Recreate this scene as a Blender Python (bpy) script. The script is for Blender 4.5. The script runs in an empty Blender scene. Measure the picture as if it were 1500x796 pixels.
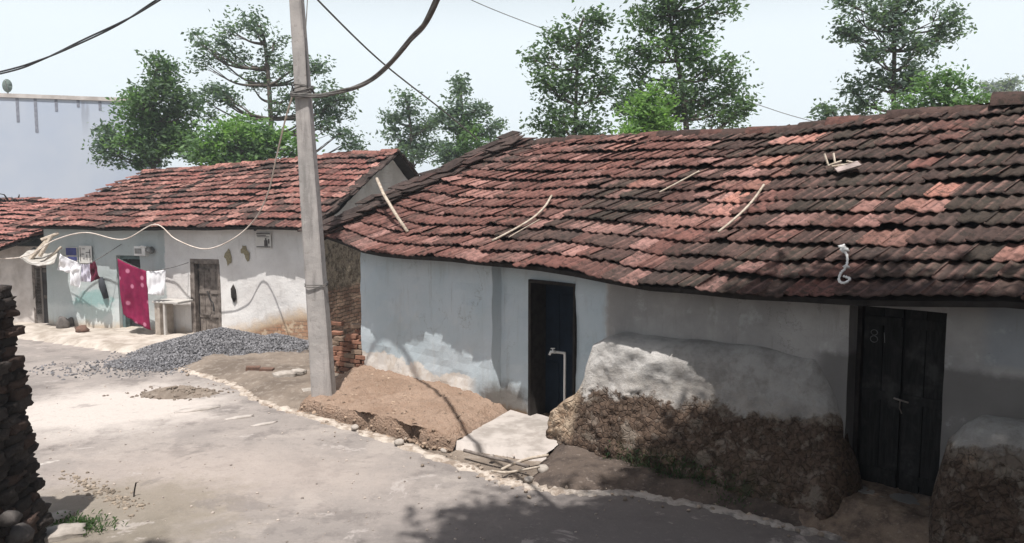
import bpy, bmesh, math, random
import numpy as np
from mathutils import Vector, noise as mnoise
random.seed(7); RNG = np.random.default_rng(11)
R = math.radians
scene = bpy.context.scene
col = scene.collection

# ------------------------------------------------------------------ camera, sky, sun, exposure
CAM_H, PITCH, FPX, W0, H0 = 3.0, R(5.04), 1100.0, 1500.0, 796.0
cd = bpy.data.cameras.new('camera'); cam = bpy.data.objects.new('camera', cd); col.objects.link(cam)
cam.location = (0, 0, CAM_H); cam.rotation_euler = (R(90) - PITCH, 0, 0)
cd.sensor_width = 36.0; cd.lens = 36.0 * FPX / W0; cd.clip_start = 0.05; cd.clip_end = 3000
scene.camera = cam
SUN_EL, SUN_AZ = R(66.5), R(184.0)      # azimuth: compass angle of the sun seen from above, clockwise from +Y
world = bpy.data.worlds.new('World'); scene.world = world; world.use_nodes = True
wn = world.node_tree.nodes; wl = world.node_tree.links
bg = wn['Background']; sky = wn.new('ShaderNodeTexSky'); sky.sky_type = 'NISHITA'
sky.sun_disc = False; sky.sun_elevation = SUN_EL; sky.sun_rotation = SUN_AZ
sky.air_density = 1.0; sky.dust_density = 6.0; sky.ozone_density = 1.0; sky.altitude = 100
bg.inputs[1].default_value = 0.075
# hazy air brightens the sky towards the horizon
wt = wn.new('ShaderNodeTexCoord'); wx = wn.new('ShaderNodeSeparateXYZ'); wl.new(wt.outputs['Generated'], wx.inputs[0])
wm = wn.new('ShaderNodeMapRange'); wm.interpolation_type = 'SMOOTHSTEP'; wl.new(wx.outputs[2], wm.inputs[0]); wm.inputs[1].default_value = 0.2; wm.inputs[2].default_value = 0.42; wm.inputs[3].default_value = 0.95; wm.inputs[4].default_value = 0.1
wmix = wn.new('ShaderNodeMix'); wmix.data_type = 'RGBA'; wl.new(wm.outputs[0], wmix.inputs[0]); wl.new(sky.outputs[0], wmix.inputs[6]); wmix.inputs[7].default_value = (11.6, 12.7, 13.3, 1)
wl.new(wmix.outputs[2], bg.inputs[0])
sd = bpy.data.lights.new('sun', 'SUN'); sd.energy = 5.0; sd.angle = R(0.6); sd.color = (1.0, 0.96, 0.915)
sun = bpy.data.objects.new('sun', sd); col.objects.link(sun)
SDIR = Vector((math.sin(SUN_AZ) * math.cos(SUN_EL), math.cos(SUN_AZ) * math.cos(SUN_EL), math.sin(SUN_EL)))
sun.rotation_euler = SDIR.to_track_quat('Z', 'Y').to_euler(); sun.location = (0, -20, 40)
vs = scene.view_settings; vs.view_transform = 'Standard'; vs.look = 'None'; vs.gamma = 1.0
HAZE = 0.0016
vs.exposure = 0.15; vs.use_curve_mapping = False

# ------------------------------------------------------------------ helpers: photo point -> place
CP = Vector((0, 0, CAM_H)); FW = Vector((0, math.cos(PITCH), -math.sin(PITCH))); UP = Vector((0, math.sin(PITCH), math.cos(PITCH))); RT = Vector((1, 0, 0))
def ray(px, py): return FW * FPX + RT * (px - W0 / 2) + UP * (H0 / 2 - py)
def P(px, py, Y):                     # where the sight line meets the plane at distance Y
    d = ray(px, py); return CP + d * (Y / d.y)
def G(px, py, z=0.0):                 # where it meets level z
    d = ray(px, py); return CP + d * ((z - CAM_H) / d.z)
def hit(px, py, p0, n):
    d = ray(px, py); p0 = Vector(p0); n = Vector(n); return CP + d * ((p0 - CP).dot(n) / d.dot(n))

# ------------------------------------------------------------------ helpers: objects
def tag(o, label=None, cat=None, group=None, kind=None):
    if label: o['label'] = label
    if cat: o['category'] = cat
    if group: o['group'] = group
    if kind: o['kind'] = kind
    return o
def empty(name, loc, rz=0, **k):
    o = bpy.data.objects.new(name, None); col.objects.link(o); o.location = loc; o.rotation_euler = (0, 0, rz)
    return tag(o, **k)
class MB:                             # collects shapes, then links them as one mesh object
    def __init__(s): s.v = []; s.f = []; s.c = []
    def add(s, vs, fs, c=None):
        b = len(s.v); s.v += [tuple(v) for v in vs]; s.f += [tuple(b + i for i in f) for f in fs]
        if c is not None or s.c:
            s.c += [None] * (b - len(s.c)); s.c += ([c] * len(vs) if (c is None or isinstance(c[0], (int, float))) else list(c))
        return s
    def box(s, a, b, c=None, jit=0):
        x0, y0, z0 = a; x1, y1, z1 = b
        vs = [(x, y, z) for x in (x0, x1) for y in (y0, y1) for z in (z0, z1)]
        if jit: vs = [tuple(q + random.uniform(-jit, jit) for q in v) for v in vs]
        return s.add(vs, [(0, 1, 3, 2), (4, 6, 7, 5), (0, 4, 5, 1), (2, 3, 7, 6), (0, 2, 6, 4), (1, 5, 7, 3)], c)
    def tube(s, pts, r, n=8, c=None):
        pts = [Vector(p) for p in pts]; m = len(pts); rr = r if isinstance(r, (list, tuple)) else [r] * m
        vs = []; up = None
        for i, p in enumerate(pts):
            t = (pts[min(i + 1, m - 1)] - pts[max(i - 1, 0)]).normalized()
            if up is None: up = t.orthogonal().normalized()
            up = (up - t * up.dot(t)).normalized(); sd_ = t.cross(up)
            for k in range(n):
                a = 2 * math.pi * k / n; vs.append(p + (up * math.cos(a) + sd_ * math.sin(a)) * rr[i])
        fs = [(i * n + k, i * n + (k + 1) % n, (i + 1) * n + (k + 1) % n, (i + 1) * n + k) for i in range(m - 1) for k in range(n)]
        fs += [tuple(range(n - 1, -1, -1)), tuple((m - 1) * n + k for k in range(n))]
        return s.add(vs, fs, c)
    def grid(s, nu, nv, fn, c=None):
        vs = [fn(i / nu, j / nv) for j in range(nv + 1) for i in range(nu + 1)]
        fs = [(j * (nu + 1) + i, j * (nu + 1) + i + 1, (j + 1) * (nu + 1) + i + 1, (j + 1) * (nu + 1) + i) for j in range(nv) for i in range(nu)]
        return s.add(vs, fs, c)
    def rock(s, p, r, c=None, flat=0.7, sub=1, rough=.25):
        bm = bmesh.new(); bmesh.ops.create_icosphere(bm, subdivisions=sub, radius=1)
        sx, sy, sz = r * random.uniform(.7, 1.3), r * random.uniform(.7, 1.3), r * flat * random.uniform(.8, 1.2); a = random.uniform(0, 6.3)
        off = Vector((random.uniform(0, 99), 0, 0)); vs = []
        for v in bm.verts:
            q = v.co * (1 + rough * 1.6 * mnoise.noise(v.co * 1.3 + off)); x, y, z = q.x * sx, q.y * sy, q.z * sz
            vs.append((p[0] + x * math.cos(a) - y * math.sin(a), p[1] + x * math.sin(a) + y * math.cos(a), p[2] + z))
        fs = [tuple(v.index for v in f.verts) for f in bm.faces]; bm.free()
        return s.add(vs, fs, c)
    def build(s, name, m, parent=None, smooth=False, bevel=0, **k):
        me = bpy.data.meshes.new(name); me.from_pydata(s.v, [], s.f); me.update()
        if s.c:
            at_ = me.color_attributes.new('tint', 'FLOAT_COLOR', 'POINT')
            cc = np.ones((len(s.v), 4), 'f'); s.c += [None] * (len(s.v) - len(s.c))
            for i, q in enumerate(s.c):
                if q is not None: cc[i, :3] = q[:3]
            at_.data.foreach_set('color', cc.ravel())
        if smooth: me.polygons.foreach_set('use_smooth', [True] * len(me.polygons))
        if m: me.materials.append(m)
        o = bpy.data.objects.new(name, me); col.objects.link(o)
        if parent: o.parent = parent
        if bevel:
            b = o.modifiers.new('bevel', 'BEVEL'); b.width = bevel; b.segments = 2; b.limit_method = 'ANGLE'
        return tag(o, **k)
def nz(x, y=0, z=0, s=1.0): return mnoise.noise(Vector((x * s, y * s, z * s)))
def fbm(x, y=0, z=0, s=1.0, o=4): return mnoise.fractal(Vector((x * s, y * s, z * s)), 0.8, 2.0, o)
def sst(a, b, x):
    t = min(1, max(0, (x - a) / (b - a))); return t * t * (3 - 2 * t)
def lerpn(x, pts):
    if x <= pts[0][0]: return pts[0][1]
    for (a, b), (c, d) in zip(pts, pts[1:]):
        if x <= c: return b + (d - b) * (x - a) / (c - a)
    return pts[-1][1]
def smooth_path(pts, n=8):            # Catmull-Rom through the points
    p = [Vector(q) for q in pts]; p = [p[0] * 2 - p[1]] + p + [p[-1] * 2 - p[-2]]; out = []
    for i in range(1, len(p) - 2):
        for k in range(n):
            t = k / n; a, b, c, d = p[i - 1:i + 3]
            out.append(0.5 * ((2 * b) + (c - a) * t + (2 * a - 5 * b + 4 * c - d) * t * t + (3 * b - a - 3 * c + d) * t ** 3))
    return out + [p[-2]]

# ------------------------------------------------------------------ helpers: materials
class NT:
    def __init__(s, name, rough=0.9, spec=0.2):
        s.m = bpy.data.materials.new(name); s.m.use_nodes = True; s.t = s.m.node_tree; s.n = s.t.nodes; s.l = s.t.links
        s.b = s.n['Principled BSDF']; s.b.inputs['Roughness'].default_value = rough; s.b.inputs['Specular IOR Level'].default_value = spec
        s.co = s.n.new('ShaderNodeTexCoord').outputs['Object']; s._x = None
    def put(s, sock, v):
        if isinstance(v, bpy.types.NodeSocket): s.l.new(v, sock)
        elif isinstance(v, (tuple, list)) and len(v) == 3 and len(sock.default_value) == 4: sock.default_value = (*v, 1)
        else: sock.default_value = v
    def math(s, op, a, b=0.0, clamp=False):
        n = s.n.new('ShaderNodeMath'); n.operation = op; n.use_clamp = clamp; s.put(n.inputs[0], a); s.put(n.inputs[1], b); return n.outputs[0]
    def xyz(s):
        if s._x is None:
            n = s.n.new('ShaderNodeSeparateXYZ'); s.l.new(s.co, n.inputs[0]); s._x = n.outputs
        return s._x
    def scale(s, vec):
        n = s.n.new('ShaderNodeMapping'); s.l.new(s.co, n.inputs[0]); n.inputs['Scale'].default_value = vec; return n.outputs[0]
    def noise(s, sc, det=6, vec=None, rough=0.6, dist=0.0):
        n = s.n.new('ShaderNodeTexNoise'); s.l.new(vec if vec is not None else s.co, n.inputs['Vector'])
        n.inputs['Scale'].default_value = sc; n.inputs['Detail'].default_value = det; n.inputs['Roughness'].default_value = rough; n.inputs['Distortion'].default_value = dist
        return n.outputs[0]
    def voro(s, sc, vec=None, feat='F1', out='Distance'):
        n = s.n.new('ShaderNodeTexVoronoi'); n.feature = feat; s.l.new(vec if vec is not None else s.co, n.inputs['Vector']); n.inputs['Scale'].default_value = sc; return n.outputs[out]
    def step(s, v, a, b):             # 0 below a, 1 above b (a may exceed b)
        n = s.n.new('ShaderNodeMapRange'); n.interpolation_type = 'SMOOTHSTEP'; s.put(n.inputs[0], v)
        n.inputs[1].default_value = a; n.inputs[2].default_value = b
        if a > b: n.inputs[1].default_value, n.inputs[2].default_value = b, a; n.inputs[3].default_value, n.inputs[4].default_value = 1, 0
        return n.outputs[0]
    def mix(s, f, a, b, mode='MIX'):
        n = s.n.new('ShaderNodeMix'); n.data_type = 'RGBA'; n.blend_type = mode; s.put(n.inputs[0], f); s.put(n.inputs[6], a); s.put(n.inputs[7], b); return n.outputs[2]
    def mul(s, a, b): return s.math('MULTIPLY', a, b)
    def add(s, a, b): return s.math('ADD', a, b)
    def ell(s, cx, cy, rx, ry, axes=(0, 1), soft=0.5, wob=None, wa=0.3):   # 1 inside an ellipse
        X = s.xyz(); a = s.math('POWER', s.math('DIVIDE', s.math('SUBTRACT', X[axes[0]], cx), rx), 2.0); b = s.math('POWER', s.math('DIVIDE', s.math('SUBTRACT', X[axes[1]], cy), ry), 2.0)
        d = s.math('SQRT', s.add(a, b))
        if wob is not None: d = s.add(d, s.mul(s.math('SUBTRACT', wob, 0.5), wa * 2))
        return s.step(d, 1.0 + soft / 2, 1.0 - soft / 2)
    def attr(s, name='tint'):
        n = s.n.new('ShaderNodeAttribute'); n.attribute_name = name; return n.outputs['Color']
    def bump(s, h, st=0.5, dist=0.02):
        n = s.n.new('ShaderNodeBump'); n.inputs['Strength'].default_value = st; n.inputs['Distance'].default_value = dist; s.l.new(h, n.inputs['Height']); s.l.new(n.outputs[0], s.b.inputs['Normal'])
    def out(s, c, rough=None):
        s.put(s.b.inputs['Base Color'], c)
        if rough is not None: s.put(s.b.inputs['Roughness'], rough)
        return s.m
def simple(name, c1, c2=None, sc=6, rough=.85, bump=.3, bsc=40, spec=.2, metal=0, a=.35, b=.7):
    t = NT(name, rough, spec); t.b.inputs['Metallic'].default_value = metal
    c2 = c2 or tuple(x * .6 for x in c1)
    if bump: t.bump(t.noise(bsc, 4), bump, .01)
    return t.out(t.mix(t.step(t.noise(sc), a, b), c1, c2))

M = {}
M['wood_grey'] = simple('weathered_wood', (.22, .19, .17), (.09, .075, .065), 8)
M['wood_dark'] = simple('sooty_wood', (.035, .03, .027), (.018, .015, .014), 9)
M['stick'] = simple('bleached_stick', (.5, .44, .37), (.32, .26, .2), 20)
M['white_pvc'] = simple('white_plastic', (.75, .75, .74), (.6, .6, .58), 5, .5, 0, spec=.4)
M['black_cable'] = simple('cable_black', (.03, .03, .032), (.05, .05, .05), 30, .6, 0)
M['grey_cable'] = simple('cable_grey', (.16, .15, .14), (.07, .07, .07), 6, .7, 0)
M['pale_cable'] = simple('cable_pale', (.66, .6, .54), (.5, .42, .36), 5, .7, 0)
M['white_cloth'] = simple('white_cotton', (.82, .82, .84), (.74, .74, .78), 5, .95, .1)
M['maroon_cloth'] = simple('maroon_cotton', (.13, .02, .04), (.08, .012, .03), 7, .95, .1)
M['metal'] = simple('dull_metal', (.3, .31, .31), (.2, .19, .18), 12, .5, .1, metal=.6)
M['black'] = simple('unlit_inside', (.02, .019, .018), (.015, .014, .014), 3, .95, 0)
M['red_brick'] = simple('loose_brick_clay', (.17, .1, .075), (.11, .075, .06), 14, .95, .5)
M['stone'] = simple('pale_stone', (.42, .38, .34), (.28, .25, .22), 9, .95, .5)
M['wall_stone'] = simple('grey_wall_stone', (.16, .145, .135), (.09, .08, .075), 9, .95, .5)
M['interior'] = simple('interior_plaster', (.06, .07, .085), (.04, .045, .05), 2, .95, 0)

def leaf_mat(name, hue=(1, 1, 1)):
    t = NT(name, .6, .3); c = t.mix(1.0, t.attr(), hue, 'MULTIPLY'); t.put(t.b.inputs['Base Color'], c)
    tr = t.n.new('ShaderNodeBsdfTranslucent'); t.l.new(t.mix(1.0, c, (1.25, 1.5, .6), 'MULTIPLY'), tr.inputs[0])
    mx = t.n.new('ShaderNodeMixShader'); mx.inputs[0].default_value = .48; t.l.new(t.b.outputs[0], mx.inputs[1]); t.l.new(tr.outputs[0], mx.inputs[2])
    t.l.new(mx.outputs[0], t.n['Material Output'].inputs[0]); return t.m
M['leaf'] = leaf_mat('leaves')
M['bark'] = simple('bark', (.13, .11, .095), (.07, .06, .05), 5, .95, .5, 20)

# ------------------------------------------------------------------ road, ground
def mat_road():
    t = NT('worn_road', .9, .15); n1 = t.noise(.7, 8); n2 = t.noise(4, 8, rough=.7); n3 = t.noise(30, 4); n4 = t.noise(1.6, 9, rough=.72)
    c = t.mix(t.step(n1, .35, .65), (.245, .222, .207), (.315, .282, .260))
    c = t.mix(t.mul(t.step(n4, .5, .62), .75), c, (.175, .157, .148)); n8 = t.noise(.9, 8, rough=.68); c = t.mix(t.mul(t.step(n8, .52, .6), .55), c, (.38, .34, .31))
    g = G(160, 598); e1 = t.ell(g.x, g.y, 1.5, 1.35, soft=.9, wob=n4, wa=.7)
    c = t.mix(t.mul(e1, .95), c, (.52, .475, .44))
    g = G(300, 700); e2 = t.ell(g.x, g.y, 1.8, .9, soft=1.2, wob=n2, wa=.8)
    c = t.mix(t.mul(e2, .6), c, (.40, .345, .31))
    # tree shade painted on the lower right and gravelly dust at the near left
    g = G(1000, 770); road_shade = t.ell(g.x, g.y - .3, 2.4, 1.5, soft=.8, wob=n4, wa=.7); c = t.mix(t.mul(road_shade, .75), c, (.13, .118, .115))
    g = G(150, 760); e4 = t.ell(g.x, g.y, 1.2, 1.0, soft=.9, wob=n2, wa=.8); c = t.mix(t.mul(e4, .6), c, (.19, .165, .12))
    sp = t.step(t.noise(2.3, 3, rough=.5), .72, .76); c = t.mix(t.mul(sp, t.step(n2, .4, .6)), c, (.62, .58, .54))
    c = t.mix(t.mul(t.step(n2, .62, .75), .5), c, (.46, .4, .36)); c = t.mix(t.mul(t.step(n3, .55, .75), .3), c, (.14, .12, .11))
    n6 = t.noise(110, 3, rough=.8); c = t.mix(t.mul(t.step(n6, .58, .72), .45), c, (.11, .1, .095)); c = t.mix(t.mul(t.step(n6, .42, .3), .35), c, (.48, .44, .41)); n7 = t.noise(1.25, 9, rough=.7, dist=.6); c = t.mix(t.mul(t.step(n7, .60, .64), .55), c, (.44, .4, .375)); c = t.mix(t.mul(t.step(n7, .40, .36), .4), c, (.17, .152, .145))
    n5 = t.noise(11, 8, rough=.75); c = t.mix(t.mul(t.step(n5, .52, .7), .35), c, (.17, .15, .14)); c = t.mix(t.mul(t.step(n5, .46, .3), .3), c, (.42, .37, .34))
    t.bump(t.add(n2, t.mul(n3, .4)), .45, .03); return t.out(c)
def mat_dirt():
    t = NT('dusty_ground', .95, .1); n1 = t.noise(1.3, 8); n2 = t.noise(9, 6); n3 = t.noise(45, 3)
    c = t.mix(t.step(n1, .35, .65), (.235, .195, .16), (.15, .122, .10)); c = t.mix(t.mul(t.step(n2, .5, .7), .6), c, (.34, .30, .26)); c = t.mix(t.mul(t.step(n3, .55, .7), .4), c, (.10, .08, .065))
    t.bump(t.add(n2, t.mul(n3, .5)), .6, .04); return t.out(c)
M['road'] = mat_road(); M['dirt'] = mat_dirt()

gb = MB()
def gz(x, y): return -0.03
xs = sorted(set([-600, -250, -120, -60] + list(range(-30, 31, 3)) + [60, 120, 250, 600])); ys = sorted(set([-300, -100, -40] + list(range(-15, 46, 3)) + [70, 120, 250, 900]))
gb.add([(x, y, gz(x, y)) for y in ys for x in xs], [(j * len(xs) + i, j * len(xs) + i + 1, (j + 1) * len(xs) + i + 1, (j + 1) * len(xs) + i) for j in range(len(ys) - 1) for i in range(len(xs) - 1)])
gb.build('ground', M['dirt'], kind='structure')

EDGE = [G(*p) for p in ((262, 540), (300, 551), (345, 566), (380, 588), (440, 606), (560, 643), (700, 691), (765, 712), (850, 722), (930, 724), (1060, 750), (1190, 779), (1330, 803))]
edge = smooth_path(EDGE, 10)
edge = [p + Vector((nz(p.x * 3, p.y * 3) * .05, nz(p.x * 3, p.y * 3, 9) * .05, 0)) for p in edge]
poly = [(p.x, p.y) for p in edge] + [(4.9, 4.6), (8, 1.5), (9, -8), (-6, -8), (-5.2, 3), (-5.0, 7.5), (-9.5, 10.5), (-24, 15.5), (-24, 21.3), (-14, 18.5)] + [(G(x, y).x, G(x, y).y) for x, y in ((45, 497), (150, 512), (232, 524))]
rb = bmesh.new(); vs_ = [rb.verts.new((x, y, 0)) for x, y in poly]; f_ = rb.faces.new(vs_); bmesh.ops.triangulate(rb, faces=[f_])
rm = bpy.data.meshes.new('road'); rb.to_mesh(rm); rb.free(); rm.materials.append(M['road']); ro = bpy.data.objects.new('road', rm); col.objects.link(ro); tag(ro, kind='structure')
if rm.polygons[0].normal.z < 0: rm.flip_normals()

# pale broken concrete lip along the road's edge
kb = MB()
def lip(path, w0, h0, seed):
    vs, fs = [], []; n = len(path)
    for i, p in enumerate(path):
        t = (path[min(i + 1, n - 1)] - path[max(i - 1, 0)]).normalized(); s_ = Vector((-t.y, t.x, 0))
        w = max(.02, w0 * (1 + 1.3 * nz(i * .23, seed) + .5 * nz(i * .8, seed + 4))); h = max(.006, h0 * (1 + 1.1 * nz(i * .35, seed + 9)))
        for k, (a, z) in enumerate(((-.5, -.01), (-.42, .8), (.1, 1), (.45, .7), (.5, -.02))):
            q = p + s_ * (w * a + nz(i * .7, k, seed) * .012); vs.append((q.x, q.y, z * h if z > 0 else -.03))
    fs = [(i * 5 + k, i * 5 + k + 1, (i + 1) * 5 + k + 1, (i + 1) * 5 + k) for i in range(n - 1) for k in range(4)]
    kb.add(vs, fs)
dense = smooth_path(edge, 3)
lip(dense, .17, .022, 2.0)
def mat_lip():
    t = NT('cement_lip', .92, .15); n = t.noise(5, 8, rough=.7); c = t.mix(t.step(n, .4, .62), (.52, .46, .4), (.25, .2, .16)); t.bump(t.noise(28, 5), .5, .03)
    c = t.mix(t.step(t.add(t.xyz()[0], t.mul(n, .6)), .7, 1.3), c, t.mix(t.step(n, .45, .65), (.38, .345, .315), (.17, .155, .145))); return t.out(c)
kb.build('kerb', mat_lip(), kind='structure', smooth=True)

# the pale dusty ledge in front of the far houses
def patch(name, pts, cell, hfun, m, **k):     # a low mound inside an outline
    xs_ = [p[0] for p in pts]; ys_ = [p[1] for p in pts]; x0, x1, y0, y1 = min(xs_), max(xs_), min(ys_), max(ys_)
    def inside(x, y):
        r = False
        for (ax, ay), (bx, by) in zip(pts, pts[1:] + pts[:1]):
            if (ay > y) != (by > y) and x < (bx - ax) * (y - ay) / (by - ay) + ax: r = not r
        return r
    def dist(x, y):
        d = 9e9
        for (ax, ay), (bx, by) in zip(pts, pts[1:] + pts[:1]):
            ux, uy = bx - ax, by - ay; tt = max(0, min(1, ((x - ax) * ux + (y - ay) * uy) / (ux * ux + uy * uy + 1e-9))); d = min(d, math.hypot(x - ax - ux * tt, y - ay - uy * tt))
        return d
    nx = int((x1 - x0) / cell) + 3; ny = int((y1 - y0) / cell) + 3; idx = {}; vs = []; fs = []
    for j in range(ny):
        for i in range(nx):
            x = x0 + (i - 1) * cell; y = y0 + (j - 1) * cell; ins = inside(x, y); d = dist(x, y)
            if ins or d < cell * 1.6:
                idx[i, j] = len(vs); vs.append((x, y, hfun(x, y, d) if ins else -.05))
    for j in range(ny - 1):
        for i in range(nx - 1):
            q = [(i, j), (i + 1, j), (i + 1, j + 1), (i, j + 1)]
            if all(a in idx for a in q): fs.append([idx[a] for a in q])
    return MB().add(vs, fs).build(name, m, smooth=True, **k)

M['ledge'] = simple('dusty_cement', (.5, .45, .4), (.3, .26, .22), 3, .95, .4, 25)
LD = Vector((.954, -.30, 0)).normalized(); LN = Vector((.30, .954, 0)).normalized()      # left house: along its front, and backwards
L0 = Vector((-11.3, 18.25, 0)); LH = 7.5                                                   # its front left corner, its length
def LW(x, y, z=0): return L0 + LD * x + LN * y + Vector((0, 0, z))
pl = [LW(-6, .2), LW(5.0, .2)] + [G(x, y) for x, y in ((262, 540), (232, 526), (150, 513), (45, 498), (-80, 488))]
patch('pavement', [(p.x, p.y) for p in pl], .16, lambda x, y, d: min(.1, .04 + d * .3) + .03 * fbm(x, y, 0, 1.5), M['ledge'], kind='structure')

# bare earth between the road and the houses
HD = Vector((.705, -.709, 0)).normalized(); HN = Vector((.709, .705, 0)).normalized()      # near house: along its front, and backwards
HO = Vector((.26, 10.13, 0))
def HW(s, y, z=0): return HO + HD * s + HN * y + Vector((0, 0, z))
e2 = [(p.x, p.y) for p in edge]
k0 = [i for i, p in enumerate(edge)][0]
vp = e2[:44] + [(HW(-.2, .3).x, HW(-.2, .3).y), (HW(-4.2, .6).x, HW(-4.2, .6).y), (-3.0, 16.4), (-5.0, 16.6), (-6.5, 17)]
def vh(x, y, d): return min(.11, .012 + d * .22) + .05 * fbm(x, y, 0, 1.8) * min(1, d * 4) + .02 * nz(x, y, 0, 7) * min(1, d * 5)
patch('dirt_verge', vp, .09, vh, M['dirt'], kind='structure')
def mat_dark_earth():
    t = NT('dark_brown_earth', .9, .2); n = t.noise(3, 8, rough=.7); n2 = t.noise(20, 5); c = t.mix(t.step(n, .4, .62), (.115, .09, .075), (.06, .048, .042)); c = t.mix(t.mul(t.step(n2, .58, .7), .55), c, (.26, .22, .19)); t.bump(t.add(n, n2), .6, .04); return t.out(c)
M['dark_earth'] = mat_dark_earth()  # dark brown earth for the right-hand verge
vp2 = e2[72:] + [(4.6, 5.1), (7.5, 2.3)] + [(HW(s, .1).x, HW(s, .1).y) for s in (8.9, 0.4)]
patch('earth_verge', vp2, .08, lambda x, y, d: min(.12, .01 + d * .35) + .05 * fbm(x, y, 0, 2.2) * min(1, d * 5), M['dark_earth'], kind='structure')

# ------------------------------------------------------------------ clay tiled roofs
def mat_tile():
    t = NT('clay_tile', .85, .25); a = t.attr(); uv = t.n.new('ShaderNodeUVMap').outputs[0]; m = t.n.new('ShaderNodeMapping'); t.l.new(uv, m.inputs[0]); m.inputs['Scale'].default_value = (9, 1.2, 1)
    st = t.noise(2.2, 5, m.outputs[0], .65); n = t.noise(13, 6, rough=.7); n3 = t.noise(60, 3); n0 = t.noise(3.0, 6)
    c = t.mix(t.mul(t.step(st, .5, .7), .5), a, t.mix(1, a, (1.75, 1.75, 1.8), 'MULTIPLY'))
    c = t.mix(t.mul(t.step(n, .44, .62), .72), c, t.mix(1, a, (.36, .38, .4), 'MULTIPLY'))
    c = t.mix(t.mul(t.step(t.mul(n0, n), .26, .38), .6), c, (.034, .031, .025))
    c = t.mix(t.mul(t.step(n3, .66, .74), .35), c, (.3, .27, .24)); t.bump(t.add(n, t.mul(n3, .5)), .55, .012); return t.out(c)
M['tile'] = mat_tile()
def tiles(name, E, Rg, ulen, rows, colfun, parent, tw=.235, seg=14, sag=.03, lift=.06, amp=.010, seed=0, m=None, skip=None):
    """E(u), Rg(u): eave and ridge points (local), u in metres 0..ulen"""
    rnd = random.Random(seed); nc = int(round(ulen / tw)); V = []; F = []; C = []; UVs = []
    def S(u, v):
        a, b = E(u), Rg(u); p = a.lerp(b, v); return p
    for r in range(rows):
        drift = rnd.uniform(-.06, .06)
        for c in range(nc):
            u0 = c * tw + drift; 
            if skip and skip(u0, (r + .5) / rows): continue
            um = min(max(u0 + tw / 2, 0), ulen); v0 = r / rows
            pm = S(um, min(1, v0)); du = (S(min(ulen, um + .2), v0) - S(max(0, um - .2), v0)).normalized(); dv = (S(um, min(1, v0 + .08)) - S(um, v0)).normalized(); N = du.cross(dv).normalized()
            L = (E(um) - Rg(um)).length / rows; lf = lift * rnd.uniform(.75, 1.25) + (.03 if rnd.random() < .05 else 0); sl = rnd.gauss(0, .012) + .035 * nz(um * .9, r * .6, seed + 3) - (rnd.uniform(.03, .09) if rnd.random() < .025 else 0); sh = rnd.gauss(0, .006); tw_ = rnd.gauss(0, .02); tilt = rnd.gauss(0, .05)
            color = colfun(um, (r + .5) / rows, rnd); crest_tint = max(0, rnd.gauss(.12, .16)); ph = rnd.uniform(-.5, .5); b = len(V); ru, rv = rnd.random() * 7, rnd.random() * 7
            for j, (t_, drop) in enumerate(((-.012, -.017), (0.0, 0.0), (.5, 0), (1.16, 0))):
                for i in range(seg + 1):
                    a = i / seg; x = (a - .5) * tw * 1.035; wv = amp * (abs(math.cos(a * 2 * math.pi)) ** 1.5 * 2 - 1) + (.010 if i == 0 else 0)
                    h = lf * (1 - t_ / 1.16) + wv + drop + .008 + tilt * x
                    along = t_ * L + sl + x * tw_
                    q = pm + du * (x + sh) + dv * along + N * h + N * (sag * nz(um * .6, r * .25, seed))
                    V.append(q); crest = max(0, math.cos(a * 4 * math.pi + ph)) ** 2; cw = vmix(color, (.34, .19, .16), crest * min(.6, crest_tint)); k = (.86 + .2 * crest) * (1.12 if j == 1 else .75 if j == 0 else 1); C.append(tuple(min(.85, q_ * k) for q_ in cw)); UVs.append((ru + a * .25, rv + t_ * .3))  # crests mixed towards pale pink, lip row darker, edge above it lighter
            w = seg + 1
            for j in range(3):
                for i in range(seg): F.append((b + j * w + i, b + j * w + i + 1, b + (j + 1) * w + i + 1, b + (j + 1) * w + i))
    me = bpy.data.meshes.new(name); me.from_pydata([tuple(v) for v in V], [], F); at_ = me.color_attributes.new('tint', 'FLOAT_COLOR', 'POINT')
    cc = np.ones((len(V), 4), 'f'); cc[:, :3] = np.array(C); at_.data.foreach_set('color', cc.ravel())
    ul = me.uv_layers.new(name='UVMap'); li = np.empty(len(me.loops), 'i'); me.loops.foreach_get('vertex_index', li); ul.data.foreach_set('uv', np.array(UVs, 'f')[li].ravel())
    me.polygons.foreach_set('use_smooth', [True] * len(me.polygons)); me.materials.append(m or M['tile'])
    o = bpy.data.objects.new(name, me); col.objects.link(o); o.parent = parent; return o
def deck(mb, E, Rg, ulen, th=.05, n=24, dz=-.012):
    for top in (0, 1):
        mb.grid(n, 1, lambda a, b: (E(a * ulen).lerp(Rg(a * ulen), 0.015 + b * .985)) + Vector((0, 0, dz - (0 if top else th))))
    mb.grid(n, 1, lambda a, b: E(a * ulen).lerp(Rg(a * ulen), .015) + Vector((0, 0, dz - th * b))); mb.grid(1, 1, lambda a, b: E(0).lerp(Rg(0), a) + Vector((0, 0, dz - th * b))); mb.grid(1, 1, lambda a, b: E(ulen).lerp(Rg(ulen), a) + Vector((0, 0, dz - th * b)))
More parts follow.
